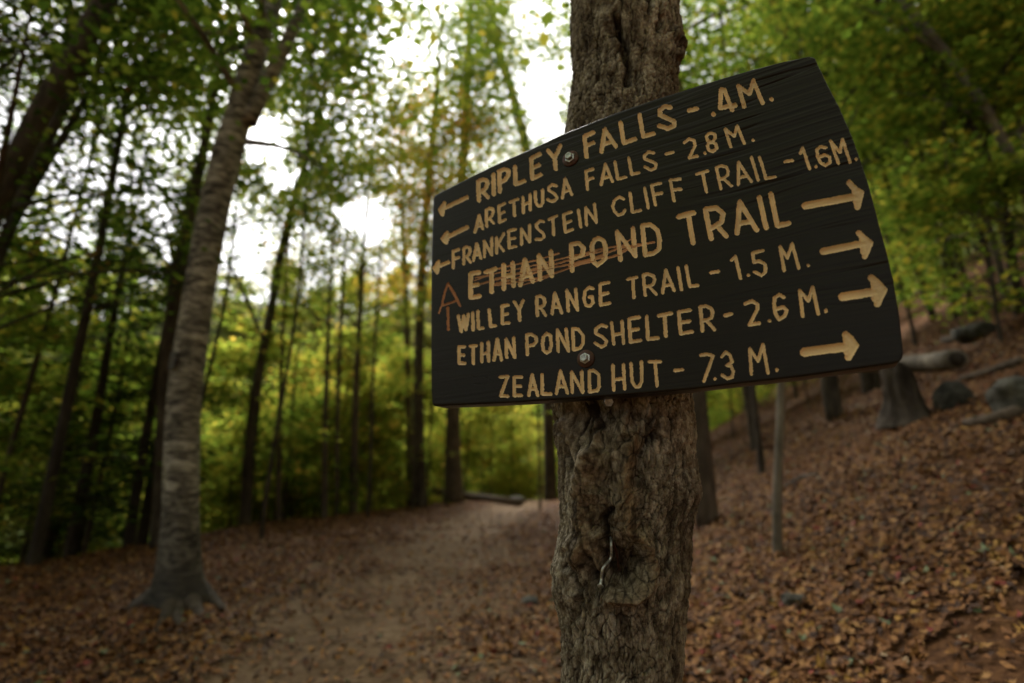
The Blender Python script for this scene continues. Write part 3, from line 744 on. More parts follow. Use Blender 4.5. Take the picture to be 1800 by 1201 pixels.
def make_sign_tree():
    def axis(px, py):
        d = ray(px, py); t = TD / d[:, 1]
        return CAM + t[:, None] * d
    Lp = axis(SIL[:, 1], SIL[:, 0]); Rp = axis(SIL[:, 2], SIL[:, 0])
    zc = Lp[:, 2]; cxs = (Lp[:, 0] + Rp[:, 0]) / 2; hw = (Rp[:, 0] - Lp[:, 0]) / 2
    o = np.argsort(zc); zc, cxs, hw = zc[o], cxs[o], hw[o]
    hw = hw / np.sqrt(1 + (hw / TD) ** 2)
    zz = np.concatenate([np.linspace(-.1, zc[0], 40, endpoint=False), np.arange(zc[0], zc[-1], .00165), np.linspace(zc[-1] + .01, 7.5, 200)])
    cx = np.interp(zz, zc, cxs); rr = np.interp(zz, zc, hw)
    low = zz < zc[0]
    rr = np.where(low, rr + .10 * np.clip((zc[0] - zz) / .5, 0, 1) ** 2, rr)
    up = np.clip((zz - zc[-1]) / (7.5 - zc[-1]), 0, 1)
    rr = rr * (1 - .55 * up); cx = cx + .5 * up ** 1.4
    cy = TD + .25 * up
    nf, nb = 330, 50
    th = np.concatenate([np.linspace(-R(105), R(105), nf), np.linspace(R(105), R(255), nb + 2)[1:-1]])   # 0 faces the camera
    seg = len(th)
    X = cx[:, None] + rr[:, None] * np.sin(th)[None]; Y = cy[:, None] - rr[:, None] * np.cos(th)[None]; Z = np.broadcast_to(zz[:, None], X.shape)
    P = np.stack([X, Y, Z], -1)
    s = (th[None] * .112) + 0 * Z       # arc length
    front = (np.cos(th) > -.25)[None] & (Z < zc[-1] + .3)
    px, py, dz = project(P.reshape(-1, 3)); px = px.reshape(X.shape); py = py.reshape(X.shape)
    # bark: vertical plates split by cracks, finer to the right of the scar
    wx = .004 * fbm2(s * 60, Z * 40, 3, 1); wz = .006 * fbm2(s * 50 + 9, Z * 30, 3, 2)
    mod = sstep(-.3, .3, fbm2(s * 9 + 3, Z * 5, 3, 31)); mod2 = sstep(-.3, .3, fbm2(s * 17 + 8, Z * 12, 3, 32))
    f1, f2, cid = voro2((s + wx * 1.6) * 92, (Z + wz * 1.8) * 34, 11)
    crack = (1 - sstep(.0, .16, f2 - f1)) * (.35 + .65 * mod)
    g1, g2, cid2 = voro2((s + wx * 1.2) * 190, (Z + wz * 1.2) * 92, 13)
    crack2 = (1 - sstep(.0, .16, g2 - g1)) * (.25 + .75 * mod2)
    fis = sstep(.74, .97, 1 - np.abs(fbm2(s * 46 + 2 * wx * 46, Z * 8, 3, 17)) * 2.4) * (.4 + .6 * (1 - mod))
    H = -.0036 * crack - .0020 * crack2 - .0058 * fis + .0042 * (cid - .5) * mod + .0026 * (cid2 - .5) + .0050 * fbm2(s * 10, Z * 7, 4, 19) + .0022 * fbm2(s * 60, Z * 38, 3, 21) + .0026 * fbm2(s * 230, Z * 170, 3, 23)
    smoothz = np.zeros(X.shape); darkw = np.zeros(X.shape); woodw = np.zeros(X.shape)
    sel = front
    def blob(bx, by, rx, ry, h, sm=0, dk=0, wd=0, rot=0):
        nonlocal H
        c_, s_ = math.cos(rot), math.sin(rot)
        ux = (px - bx) * c_ + (py - by) * s_; uy = -(px - bx) * s_ + (py - by) * c_
        q = np.exp(-((ux / rx) ** 2 + (uy / ry) ** 2)) * sel
        H = H + 1.5 * h * q
        if sm: np.maximum(smoothz, sm * q, out=smoothz)
        if dk: np.maximum(darkw, dk * q, out=darkw)
        if wd: np.maximum(woodw, wd * q, out=woodw)
    def ridge(pts, wpx, h, sm=0, dk=0, wd=0):
        nonlocal H
        D = np.full(px.shape, 1e9)
        m = sel & (px > min(p[0] for p in pts) - 4 * wpx) & (px < max(p[0] for p in pts) + 4 * wpx) & (py > min(p[1] for p in pts) - 4 * wpx) & (py < max(p[1] for p in pts) + 4 * wpx)
        jit = 4.5 * fbm2(px[m] * .06, py[m] * .06, 3, 61)
        d = np.full(m.sum(), 1e9)
        for a, b in zip(pts[:-1], pts[1:]): d = np.minimum(d, seg_dist(px[m] + jit, py[m] - jit, a, b))
        q = np.exp(-(d / wpx) ** 2)
        H[m] += 1.5 * h * q
        for arr, v in ((smoothz, sm), (darkw, dk), (woodw, wd)):
            if v: arr[m] = np.maximum(arr[m], v * q)
    # the old wound below the sign: lips of callus round a cavity with a long cleft above it
    blob(1060, 880, 62, 150, .010)
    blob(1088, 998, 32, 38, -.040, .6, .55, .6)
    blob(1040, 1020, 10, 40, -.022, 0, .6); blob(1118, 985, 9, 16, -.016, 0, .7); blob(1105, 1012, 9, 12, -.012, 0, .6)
    ridge([(1110, 770), (1098, 830), (1100, 890), (1108, 930), (1130, 950), (1141, 985), (1138, 1020), (1112, 1046), (1080, 1050)], 12, .024, .95, 0, .95)
    ridge([(1148, 955), (1152, 1000), (1142, 1030)], 4, -.010, 0, .6)
    ridge([(1050, 800), (1040, 850), (1034, 900), (1044, 945), (1026, 985)], 15, .017, .5, 0, .6)
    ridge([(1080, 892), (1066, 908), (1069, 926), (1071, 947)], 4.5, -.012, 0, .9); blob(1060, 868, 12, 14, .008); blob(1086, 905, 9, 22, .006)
    ridge([(1060, 940), (1050, 985), (1048, 1000)], 7, .010, .4, 0, .4)
    ridge([(1075, 1030), (1070, 1045), (1100, 1050), (1128, 1040)], 10, .012, .4, 0, .3)
    blob(1058, 815, 26, 22, .016, .2); blob(1030, 850, 20, 24, .010); blob(1022, 955, 18, 26, .013)
    blob(992, 1000, 20, 26, .006); blob(990, 1045, 18, 24, .005); blob(1000, 960, 12, 14, .006)
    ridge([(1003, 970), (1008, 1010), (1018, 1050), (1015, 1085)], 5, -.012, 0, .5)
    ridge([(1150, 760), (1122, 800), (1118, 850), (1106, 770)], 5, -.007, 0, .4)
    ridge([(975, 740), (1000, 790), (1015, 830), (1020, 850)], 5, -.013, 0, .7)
    ridge([(990, 745), (1012, 775), (1030, 800)], 11, .010, .7, 0, .6)
    blob(1040, 725, 48, 30, -.022, .4, .5); blob(1120, 735, 22, 32, -.006, .3)  # hollow also coloured dark as the sign's shadow
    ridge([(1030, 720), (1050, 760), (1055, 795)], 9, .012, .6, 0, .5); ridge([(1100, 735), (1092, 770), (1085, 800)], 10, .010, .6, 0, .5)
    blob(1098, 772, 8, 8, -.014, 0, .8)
    blob(1215, 868, 14, 30, .006); ridge([(1212, 820), (1218, 850), (1222, 885), (1214, 910)], 4, -.006, 0, .3)
    blob(980, 770, 12, 40, .002)
    # above the sign
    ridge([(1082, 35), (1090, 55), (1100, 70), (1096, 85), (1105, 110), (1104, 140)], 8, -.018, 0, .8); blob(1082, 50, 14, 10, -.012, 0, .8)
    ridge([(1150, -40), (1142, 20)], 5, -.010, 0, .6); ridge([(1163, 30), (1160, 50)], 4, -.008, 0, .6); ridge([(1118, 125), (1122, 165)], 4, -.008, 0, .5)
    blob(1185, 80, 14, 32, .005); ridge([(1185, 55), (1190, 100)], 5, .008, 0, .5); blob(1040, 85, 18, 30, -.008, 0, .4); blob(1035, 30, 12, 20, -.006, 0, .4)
    # callus is smoother than bark
    H = H + smoothz * (.0034 * crack + .0016 * crack2)
    H = H + woodw * .0012 * fbm2(s * 160 + Z * 30, Z * 60, 3, 71)
    H = H * np.where(Z > zc[-1] + .3, .7, 1)
    nx = np.sin(th)[None] + 0 * Z; ny = -np.cos(th)[None] + 0 * Z
    # keep the outline: no outward growth at the very sides except the named lumps
    V = np.stack([X + H * nx, Y + H * ny, Z], -1).reshape(-1, 3)
    n = len(zz)
    i, j = np.meshgrid(np.arange(n - 1), np.arange(seg), indexing='ij'); jn = (j + 1) % seg
    f = np.stack([i * seg + j, i * seg + jn, (i + 1) * seg + jn, (i + 1) * seg + j], -1).reshape(-1, 4)
    base = np.array([cxs[0], TD, 0.0])
    me = mesh_np("trunk", V - base, f)
    at = me.attributes.new("crack_and_shade", 'FLOAT', 'POINT'); at.data.foreach_set("value", np.clip(darkw * .8 + .7 * crack + .55 * crack2 + .75 * fis + .35 * sstep(.1, .5, -fbm2(s * 70, Z * 45, 3, 25)), 0, 1).astype(np.float32).ravel())  # dark cracks and mottling, plus shade painted into hollows and under the sign
    at = me.attributes.new("callus", 'FLOAT', 'POINT'); at.data.foreach_set("value", woodw.astype(np.float32).ravel())
    m, t, out = new_mat("weathered_bark")
    mp = mapping(t, (1, 1, .5))
    n1 = N(t, "ShaderNodeTexNoise", Scale=70.0, Detail=8.0, Roughness=.7); n2 = N(t, "ShaderNodeTexNoise", Scale=9.0, Detail=5.0); n3 = N(t, "ShaderNodeTexNoise", Scale=210.0, Detail=4.0)
    for q in (n1, n2, n3): t.links.new(mp.outputs[0], q.inputs["Vector"])
    r1 = ramp(t, [(.36, (.085, .065, .049)), (.46, (.225, .19, .15)), (.54, (.38, .34, .285)), (.64, (.57, .53, .47))]); t.links.new(n1.outputs[0], r1.inputs[0])
    r2 = ramp(t, [(.36, (.50, .44, .36)), (.5, (.85, .80, .72)), (.64, (1.2, 1.17, 1.1))]); t.links.new(n2.outputs[0], r2.inputs[0])
    mx = N(t, "ShaderNodeMix", data_type='RGBA', blend_type='MULTIPLY'); mx.inputs[0].default_value = 1
    t.links.new(r1.outputs[0], mx.inputs[6]); t.links.new(r2.outputs[0], mx.inputs[7])
    ac = N(t, "ShaderNodeAttribute", attribute_name="callus"); aa = N(t, "ShaderNodeAttribute", attribute_name="crack_and_shade")
    rc = ramp(t, [(.36, (.105, .068, .04)), (.52, (.25, .175, .108)), (.66, (.40, .30, .19))]); t.links.new(n1.outputs[0], rc.inputs[0])
    m2 = N(t, "ShaderNodeMix", data_type='RGBA'); t.links.new(ac.outputs["Fac"], m2.inputs[0]); t.links.new(mx.outputs[2], m2.inputs[6]); t.links.new(rc.outputs[0], m2.inputs[7])
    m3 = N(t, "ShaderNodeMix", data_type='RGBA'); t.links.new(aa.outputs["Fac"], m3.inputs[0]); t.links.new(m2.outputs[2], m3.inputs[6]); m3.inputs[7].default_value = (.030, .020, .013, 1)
    p = N(t, "ShaderNodeBsdfPrincipled", Roughness=.88); p.inputs["Specular IOR Level"].default_value = .25
    t.links.new(m3.outputs[2], p.inputs["Base Color"])
    b = N(t, "ShaderNodeBump", Strength=.7, Distance=.0022); t.links.new(n3.outputs[0], b.inputs["Height"])
    b2 = N(t, "ShaderNodeBump", Strength=.6, Distance=.004); t.links.new(n1.outputs[0], b2.inputs["Height"]); t.links.new(b.outputs[0], b2.inputs["Normal"])
    t.links.new(b2.outputs[0], p.inputs["Normal"]); t.links.new(p.outputs[0], out.inputs[0])
    root = empty("sign_tree", tuple(base))
    tag(root, "rough barked tree trunk carrying the trail sign, with an old nail wound below it", "tree")
    add_obj("trunk", me, m, root)
    # limbs high above the picture and the crown they carry
    rng = np.random.default_rng(5); mb = MB(); Lc = []
    top = np.array([cx[-1], cy[-1], 7.4])
    for k in range(20):
        z0 = rng.uniform(3.4, 7.3); k0 = np.argmin(abs(zz - z0)); p0 = np.array([cx[k0], cy[k0], z0]); az = rng.uniform(0, 2 * np.pi)
        L = rng.uniform(2.2, 4.4); dr = np.array([math.cos(az), math.sin(az), rng.uniform(.4, .9)])
        p1 = p0 + dr * L * .5; p2 = p0 + dr * L + np.array([0, 0, -.2])
        mb.tube([p0, p1, p2], [.04, .025, .008], 7, seed=k)
        for u_ in (.5, .75, 1): Lc.append((p0 + dr * L * u_, 1.2))
    add_obj("limb", mb.mesh("limb", base), M['bark_brown'], root)
    cme = leaves_at(Lc, 150, .085, 6, base)
    add_obj("crown", cme, M['leaf_green'], root)

    def onbark(bx, by, off=0.0):
        q = (px - bx) ** 2 + (py - by) ** 2 + np.where(front, 0, 1e9)
        k = int(np.argmin(q)); p = V[k]
        d = p - CAM; d /= np.linalg.norm(d)
        return p - d * off
    # bent nails in the wound
    def nail(pts, rad, head, mat, label):
        Pn = [onbark(*q) for q in pts]
        mb = MB(); mb.tube(Pn, [rad] * len(Pn), 10, 24, rough=.05)
        d = np.array(Pn[-1]) - np.array(Pn[-2]); d /= np.linalg.norm(d)
        if head:
            mb.tube([Pn[-1], Pn[-1] + d * .0012, Pn[-1] + d * .0024], [rad * 1.3, rad * 2.2, rad * 2.0], 12, 4, rough=.02)
        o = add_obj("bent_nail", mb.mesh("bent_nail", Pn[0]), mat); o.location = Pn[0]
        tag(o, label, "nail", "nails in the trunk's wound")
    nail([(1073, 945, .002), (1072, 960, .014), (1067, 985, .022), (1056, 1003, .022), (1052, 1022, .018), (1053, 1030, .018)], .0026, True, M['steel'], "long pale bent nail with a flat head sticking out of the trunk's wound")
    nail([(1076, 953, .002), (1079, 980, .014), (1083, 1008, .016)], .0022, True, M['rust'], "short rusty nail beside the pale bent nail in the wound")
    # bolt head under the sign's lower edge
    c = onbark(1066, 705, .004); ax = np.array([0, -.95, -.15]); ax /= np.linalg.norm(ax)
    a_ = np.cross(ax, [0, 0, 1.]); a_ /= np.linalg.norm(a_); b_ = np.cross(ax, a_)
    mb = MB(); thh = np.linspace(0, 2 * np.pi, 6, endpoint=False); prof = [(.009, -.03), (.009, .011), (.0078, .0125), (.004, .0118), (.00001, .0118)]
    Vb = np.concatenate([c + ax * z_ + r_ * (np.cos(thh)[:, None] * a_ + np.sin(thh)[:, None] * b_) for r_, z_ in prof]); jj = np.arange(6)
    mb.add(Vb, np.concatenate([np.stack([k * 6 + jj, k * 6 + (jj + 1) % 6, (k + 1) * 6 + (jj + 1) % 6, (k + 1) * 6 + jj], 1) for k in range(len(prof) - 1)]))
    o = add_obj("bolt", mb.mesh("bolt", c, smooth=False), M['steel']); o.location = c
    tag(o, "dull grey hexagonal bolt head in the bark just under the sign's lower edge", "bolt")

def leaves_at(clusters, per, size, seed, origin, flat=.35, droop=.25, jit=.35, aspect=.85):
    """leaf-sized folded faces scattered through clusters (centre, radius)"""
    rng = np.random.default_rng(seed)
    C = np.array([c for c, _ in clusters]); Rr = np.array([r_ for _, r_ in clusters])
    k = np.repeat(np.arange(len(C)), per)
    n = len(k)
    g_ = rng.normal(0, .5, (n, 3)); g_[:, 2] *= flat
    # fill towards the edges, with a few dense twigs
    P = C[k] + g_ * Rr[k][:, None]
    P[:, 2] -= droop * (g_[:, 0] ** 2 + g_[:, 1] ** 2) * Rr[k] * .5
    return leaf_faces(P, size * rng.uniform(.65, 1.25, n), rng, jit, aspect, origin)

def leaf_faces(P, sz, rng, jit, aspect, origin):
    n = len(P)
    nrm = np.stack([rng.normal(0, jit, n), rng.normal(0, jit, n), np.ones(n)], 1); nrm /= np.linalg.norm(nrm, axis=1)[:, None]
    th = rng.uniform(0, 2 * np.pi, n); d = np.stack([np.cos(th), np.sin(th), rng.normal(-.25, .3, n)], 1)
    d -= (d * nrm).sum(1)[:, None] * nrm; d /= np.linalg.norm(d, axis=1)[:, None]
    s_ = np.cross(nrm, d); sz = sz[:, None]
    V = np.stack([P - d * sz * .5, P + s_ * sz * .5 * aspect + nrm * sz * .1 - d * sz * .05, P + d * sz * .55, P - s_ * sz * .5 * aspect + nrm * sz * .1 - d * sz * .05], 1)
    b = np.arange(n)[:, None] * 4
    Fc = np.concatenate([b + np.array([0, 1, 2]), b + np.array([0, 2, 3])])
    return mesh_np("crown", V.reshape(-1, 3) - np.asarray(origin), Fc, smooth=False)

make_sign_tree()

# ------------------------------------------------------------------ woodland
# openings in the canopy where the photograph's sky shows (photo px: x, y, rx, ry)
GAPS = [(470, 245, 44, 46), (505, 318, 36, 26), (645, 388, 58, 40), (965, 165, 45, 85)]
def in_gap(P, grow=1.0, seed=0):
    x, y, z = project(P)
    r_ = np.random.default_rng(len(x) + 17 * seed).random(len(x))
    k = .9 * fbm2(x * .03, y * .03, 3, 91) + .9 * fbm2(x * .075, y * .075, 2, 92)
    m = np.zeros(len(x), bool)
    for gx_, gy_, rx, ry in GAPS:
        q = np.sqrt(((x - gx_) / (rx * grow)) ** 2 + ((y - gy_) / (ry * grow)) ** 2)
        m |= r_ > sstep(.45, 1.2, q + k * .7)
    return m & (z > 0)

def px_spine(pts, Y):
    px = np.array([p[0] for p in pts], float); py = np.array([p[1] for p in pts], float)
    d = ray(px, py); t = Y / d[:, 1]
    return CAM + t[:, None] * d, t

def grow_limbs(spine, rads, mb, rng, n, z0, z1, reach, rise=(.15, .7), rb=.32, gap=True):
    """limbs off a trunk; returns leaf cluster centres"""
    Q, rr = catmull(spine, rads, 60)
    out = []
    for k in range(n):
        zz = rng.uniform(z0, z1)
        i = int(np.argmin(abs(Q[:, 2] - zz))); p0 = Q[i]
        f = (zz - z0) / max(z1 - z0, .1)
        L = reach * (1 - .55 * f) * rng.uniform(.6, 1.15)
        az = rng.uniform(0, 2 * np.pi)
        dr = np.array([math.cos(az), math.sin(az), rng.uniform(*rise)])
        p1 = p0 + dr * L * .5 + np.array([0, 0, .08 * L]); p2 = p0 + dr * L
        if gap and in_gap((p0 + dr * L * .8)[None], 1.0)[0]: continue
        r0 = min(rr[i] * rb + .004, .05)
        mb.tube([p0, p1, p2], [r0, r0 * .6, r0 * .2], 5, 6, seed=k)
        for u_ in (.45, .7, .95):
            c = p0 + (p2 - p0) * u_ + np.array([0, 0, .08 * L * math.sin(u_ * 3.1)]) + rng.normal(0, .12 * L, 3) * np.array([1, 1, .4])
            out.append((c, rng.uniform(.28, .46) * reach * (1 - .4 * f)))
    return out

def woodland_tree(name, label, cat, pts, widths, Y=None, bark='bark_dark', leaf='leaf_green', limbs=14, crown_z=None, reach=2.2, per=90, size=.11, seed=1, group=None, extra=None, seg=14, flare=None, cull=True, rough=.08, toplen=3.0):
    base_px = pts[0]
    if Y is None:
        hit = ground_hit(*base_px); Y = min(hit[1], 20.0)
    spine, t = px_spine(pts, Y)
    gz = float(ground_z(spine[0, 0], spine[0, 1]))
    rads = np.array(widths) * .5 * t / F / np.sqrt(1 + ((np.array([q[0] for q in pts]) - 900) / F) ** 2)
    if spine[0, 2] > gz + .02:    # foot is hidden below the picture's crest
        spine = np.concatenate([[[spine[0, 0] - (spine[1, 0] - spine[0, 0]) * .1, Y, gz - .1]], spine]); rads = np.concatenate([[rads[0] * 1.15], rads])
    else:
        spine[0, 2] = gz - .05
    # carry the trunk on above the picture
    d = spine[-1] - spine[-2]; d /= np.linalg.norm(d)
    spine = np.concatenate([spine, [spine[-1] + (d * .6 + np.array([0, 0, .4])) * toplen]]); rads = np.concatenate([rads, [rads[-1] * .3]])
    rng = np.random.default_rng(seed)
    base = np.array([spine[0, 0], spine[0, 1], gz])
    root = empty(name, tuple(base)); tag(root, label, cat, group)
    mb = MB()
    mb.tube(spine, rads, seg, max(30, 8 * len(spine)), rough=rough, seed=seed, flare=flare)
    if extra:
        for pp, ww in extra:
            sp, tt = px_spine(pp, Y); mb.tube(sp, np.array(ww) * .5 * tt / F, 8, 16, seed=seed)
    z1 = spine[-1, 2]; z0 = crown_z if crown_z is not None else gz + (z1 - gz) * .4
    if limbs:
        cl = grow_limbs(spine, rads, mb, rng, limbs, z0, z1, reach)
        if cl:
            C = np.array([c for c, _ in cl]); Rr = np.array([q for _, q in cl])
            k = np.repeat(np.arange(len(C)), int(per * .78)); n = len(k)
            g_ = rng.normal(0, .5, (n, 3)); g_[:, 2] *= .35
            P = C[k] + g_ * Rr[k][:, None]
            if cull: P = P[~in_gap(P, .9) | (rng.random(n) < .04)]
            add_obj("crown", leaf_faces(P, size * rng.uniform(.65, 1.25, len(P)), rng, .4, .85, base), M[leaf], root)
    add_obj("trunk", mb.mesh("trunk", base), M[bark] if isinstance(bark, str) else bark, root)
    return root

# --- birch bark
def birch_mat():
    m, t, out = new_mat("birch_bark")
    def noise(sc, scale, detail, rough=.6, dist=0.0):
        mp = mapping(t, sc); n_ = N(t, "ShaderNodeTexNoise", Scale=scale, Detail=detail, Roughness=rough, Distortion=dist); t.links.new(mp.outputs[0], n_.inputs["Vector"]); return n_
    n1 = noise((4.5, 4.5, 13), 1.0, 6.0, .65, 1.2)      # curling patches
    n2 = noise((7, 7, 60), 1.0, 4.0, .6, .8)            # lenticels
    n3 = noise((1.3, 1.3, .8), 1.0, 3.0)                # broad weathering
    r1 = ramp(t, [(.38, (.05, .040, .032)), (.46, (.14, .122, .104)), (.54, (.31, .285, .25)), (.64, (.54, .51, .46))]); t.links.new(n1.outputs[0], r1.inputs[0])
    r2 = ramp(t, [(.40, (.42, .40, .38)), (.50, (.95, .95, .95)), (.66, (1.15, 1.13, 1.1))]); t.links.new(n2.outputs[0], r2.inputs[0])
    r3 = ramp(t, [(.35, (.62, .60, .57)), (.65, (1.1, 1.08, 1.05))]); t.links.new(n3.outputs[0], r3.inputs[0])
    prev = r1
    for q in (r2, r3):
        mx = N(t, "ShaderNodeMix", data_type='RGBA', blend_type='MULTIPLY'); mx.inputs[0].default_value = 1
        t.links.new(prev.outputs[2] if prev.bl_idname == 'ShaderNodeMix' else prev.outputs[0], mx.inputs[6]); t.links.new(q.outputs[0], mx.inputs[7]); prev = mx
    # old dark bark at the foot of the tree
    tc = N(t, "ShaderNodeTexCoord"); sx = N(t, "ShaderNodeSeparateXYZ"); t.links.new(tc.outputs["Object"], sx.inputs[0])
    wv = N(t, "ShaderNodeMath", operation='MULTIPLY_ADD'); t.links.new(n3.outputs[0], wv.inputs[0]); wv.inputs[1].default_value = -.9; t.links.new(sx.outputs[2], wv.inputs[2])
    mr = N(t, "ShaderNodeMapRange"); t.links.new(wv.outputs[0], mr.inputs[0]); mr.inputs[1].default_value = -.25; mr.inputs[2].default_value = .55
    r4 = ramp(t, [(.38, (.012, .010, .008)), (.62, (.07, .058, .047))]); t.links.new(n1.outputs[0], r4.inputs[0])
    m4 = N(t, "ShaderNodeMix", data_type='RGBA'); t.links.new(mr.outputs[0], m4.inputs[0]); t.links.new(r4.outputs[0], m4.inputs[6]); t.links.new(prev.outputs[2], m4.inputs[7])
    p = N(t, "ShaderNodeBsdfPrincipled", Roughness=.8); t.links.new(m4.outputs[2], p.inputs["Base Color"])
    b = N(t, "ShaderNodeBump", Strength=.8, Distance=.02); t.links.new(n1.outputs[0], b.inputs["Height"]); t.links.new(b.outputs[0], p.inputs["Normal"]); t.links.new(p.outputs[0], out.inputs[0])
    return m

bm = birch_mat()
def birch_flare(L, th):
    return 1 + .75 * np.exp(-L / .20) * (1 + .35 * np.cos(5 * th + .6)) * .6
birch = woodland_tree("birch_tree", "large leaning birch with banded bark and flared roots beside the path, forked high up", "tree",
    [(316, 1062), (316, 1000), (318, 900), (324, 700), (343, 560), (370, 400), (398, 280), (436, 140), (478, 0), (505, -80)], [98, 78, 68, 62, 58, 56, 53, 44, 34, 26],
    bark=bm, limbs=16, crown_z=4.6, reach=2.6, per=120, size=.10, seed=2, seg=26, flare=birch_flare,
    extra=[([(436, 215), (462, 160), (490, 105), (528, 20), (570, -80)], [30, 25, 22, 18, 13])])
# surface roots and the blue blaze
bl = np.array(birch.location)
mb = MB()
for k, (pts, wd) in enumerate([([(312, 1050), (311, 1080), (313, 1105), (318, 1132)], [30, 16, 10, 3]), ([(350, 1040), (375, 1062), (400, 1080), (425, 1096)], [34, 18, 9, 3]), ([(300, 1060), (285, 1095), (262, 1125), (240, 1140)], [26, 14, 10, 3]), ([(290, 1040), (255, 1060), (225, 1075), (190, 1085)], [36, 24, 14, 4]), ([(335, 1055), (350, 1085), (372, 1110)], [30, 16, 4])]):
    P = []; rd = []
    for (a, b), q in zip(pts, wd):
        h = ground_hit(a, b); P.append([h[0], h[1], ground_z(h[0], h[1]) + q * .0006 - .006]); rd.append(q * .5 * np.linalg.norm(h - CAM) / F)
    P[0][2] += .08; P[0][0] = P[0][0] * .5 + bl[0] * .5; P[0][1] = P[0][1] * .5 + bl[1] * .5
    mb.tube(P, rd, 10, 18, rough=.15, seed=k + 40)
add_obj("root", mb.mesh("root", bl), M['bark_dark'], birch)
m, t, out = new_mat("blue_blaze_paint")
nz = N(t, "ShaderNodeTexNoise", Scale=30.0, Detail=4.0); mp_ = mapping(t, (1, 1, 2)); t.links.new(mp_.outputs[0], nz.inputs["Vector"])
rz = ramp(t, [(.40, (.07, .06, .05)), (.50, (.10, .085, .07)), (.56, (.022, .034, .062))]); t.links.new(nz.outputs[0], rz.inputs[0])
p = N(t, "ShaderNodeBsdfPrincipled", Roughness=.7); t.links.new(rz.outputs[0], p.inputs["Base Color"]); t.links.new(p.outputs[0], out.inputs[0])
sp, tt = px_spine([(341, 640)], birch.location[1])
rad_b = 70 * .5 * tt[0] / F * 1.04
a = np.linspace(R(-62), R(-18), 8); zz = np.linspace(-.10, .11, 8)
V = np.array([[sp[0, 0] + rad_b * math.sin(q), sp[0, 1] - rad_b * math.cos(q), sp[0, 2] + z_] for z_ in zz * .8 for q in a])
fq = np.array([[i * 8 + j, i * 8 + j + 1, (i + 1) * 8 + j + 1, (i + 1) * 8 + j] for i in range(7) for j in range(7)])
add_obj("blaze_mark", mesh_np("blaze_mark", V - bl, fq), m, birch)['label'] = "worn blue trail blaze painted on the birch"

TR = woodland_tree
TR("maple_tree", "dark slim trunk standing close behind the large birch", "tree", [(282, 965), (289, 800), (292, 700), (302, 560), (322, 430), (350, 300)], [40, 34, 32, 28, 26, 20], seed=3, limbs=10, reach=2.2, size=.11)
TR("maple_tree", "thick blackish trunk leaning across the upper left corner", "tree", [(-330, 1010), (-180, 700), (0, 345), (75, 190), (150, 60), (225, -70)], [70, 60, 50, 46, 42, 36], Y=4.6, seed=4, limbs=16, crown_z=2.9, reach=2.4, per=130, size=.085)
TR("maple_tree", "thin black trunk leaning beside the thick leaning one", "tree", [(-110, 960), (-60, 640), (0, 440), (45, 330), (95, 225), (150, 110), (190, 0)], [34, 28, 24, 22, 20, 18, 14], Y=5.6, seed=5, limbs=14, crown_z=2.4, reach=2.2, per=120, size=.09)
TR("maple_tree", "slender dark tree bending right with a bare side branch, on the bank edge", "tree", [(432, 916), (436, 800), (449, 690), (474, 560), (495, 440), (520, 340), (548, 250), (572, 150), (590, 40)], [22, 19, 18, 16, 15, 13, 10, 8, 6], Y=11.8, seed=6, limbs=26, reach=3.4, per=100, size=.12,
   extra=[([(463, 600), (430, 520), (408, 470), (392, 435)], [7, 6, 5, 3])])
TR("sapling", "thin straight sapling right of the bending dark tree", "tree", [(490, 911), (491, 760), (495, 640), (503, 480), (512, 380)], [10, 9, 8, 6, 4], Y=12.4, bark='bark_brown', seed=7, limbs=16, reach=2.2, per=70)  # haze put into the colour: lighter bark on several bank trunks here
TR("sapling", "short dark pole of a tree in front of the little spruce", "tree", [(570, 904), (571, 780), (575, 640), (580, 520)], [13, 11, 9, 6], Y=13.0, bark='bark_brown', seed=8, limbs=14, reach=2.2, per=70)
TR("sapling", "faint thin sapling standing just right of the little spruce", "tree", [(592, 899), (593, 760), (598, 600), (606, 450)], [9, 8, 7, 5], Y=13.6, seed=9, limbs=16, reach=2.4, per=70, bark='bark_brown')
TR("maple_tree", "stubby dark trunk on the bank between thin saplings", "tree", [(621, 896), (624, 740), (630, 600), (640, 430)], [16, 14, 10, 7], Y=14.2, bark='bark_brown', seed=10, limbs=18, reach=2.8, per=90, leaf='leaf_yellow')
TR("maple_tree", "dark trunk on the bank left of the brown trunk", "tree", [(740, 882), (735, 700), (738, 560), (744, 440), (755, 300), (768, 150)], [22, 19, 17, 15, 13, 10], Y=17, seed=11, limbs=26, reach=3.8, per=120, size=.13)
TR("maple_tree", "thinner trunk close behind the dark bank trunk", "tree", [(722, 880), (719, 760), (716, 640), (712, 480), (706, 330)], [15, 13, 12, 10, 7], Y=18.5, bark='bark_brown', seed=12, limbs=22, reach=3.4, per=100, size=.13, leaf='leaf_orange')
TR("maple_tree", "broad brown trunk with flared foot where the path bends", "tree", [(798, 874), (796, 800), (797, 715), (800, 560), (812, 320), (820, 180), (826, 40)], [36, 28, 25, 22, 19, 16, 12], Y=19.3, seed=13, limbs=28, reach=3.9, per=130, size=.13, bark='bark_brown')
TR("maple_tree", "slim trunk leaning left above the sign's upper edge", "tree", [(968, 866), (966, 790), (960, 600), (946, 400), (926, 265), (905, 180), (880, 100), (860, 0)], [24, 21, 20, 19, 18, 16, 13, 10], Y=21.5, seed=14, limbs=26, reach=3.6, per=120, size=.12)
TR("maple_tree", "grey trunk partly hidden close behind the sign's tree", "tree", [(1243, 922), (1234, 800), (1226, 690), (1216, 500), (1204, 300), (1180, 100)], [44, 36, 32, 30, 28, 24], seed=15, limbs=14, crown_z=4.5, reach=2.4, per=110, size=.10, bark='bark_brown')
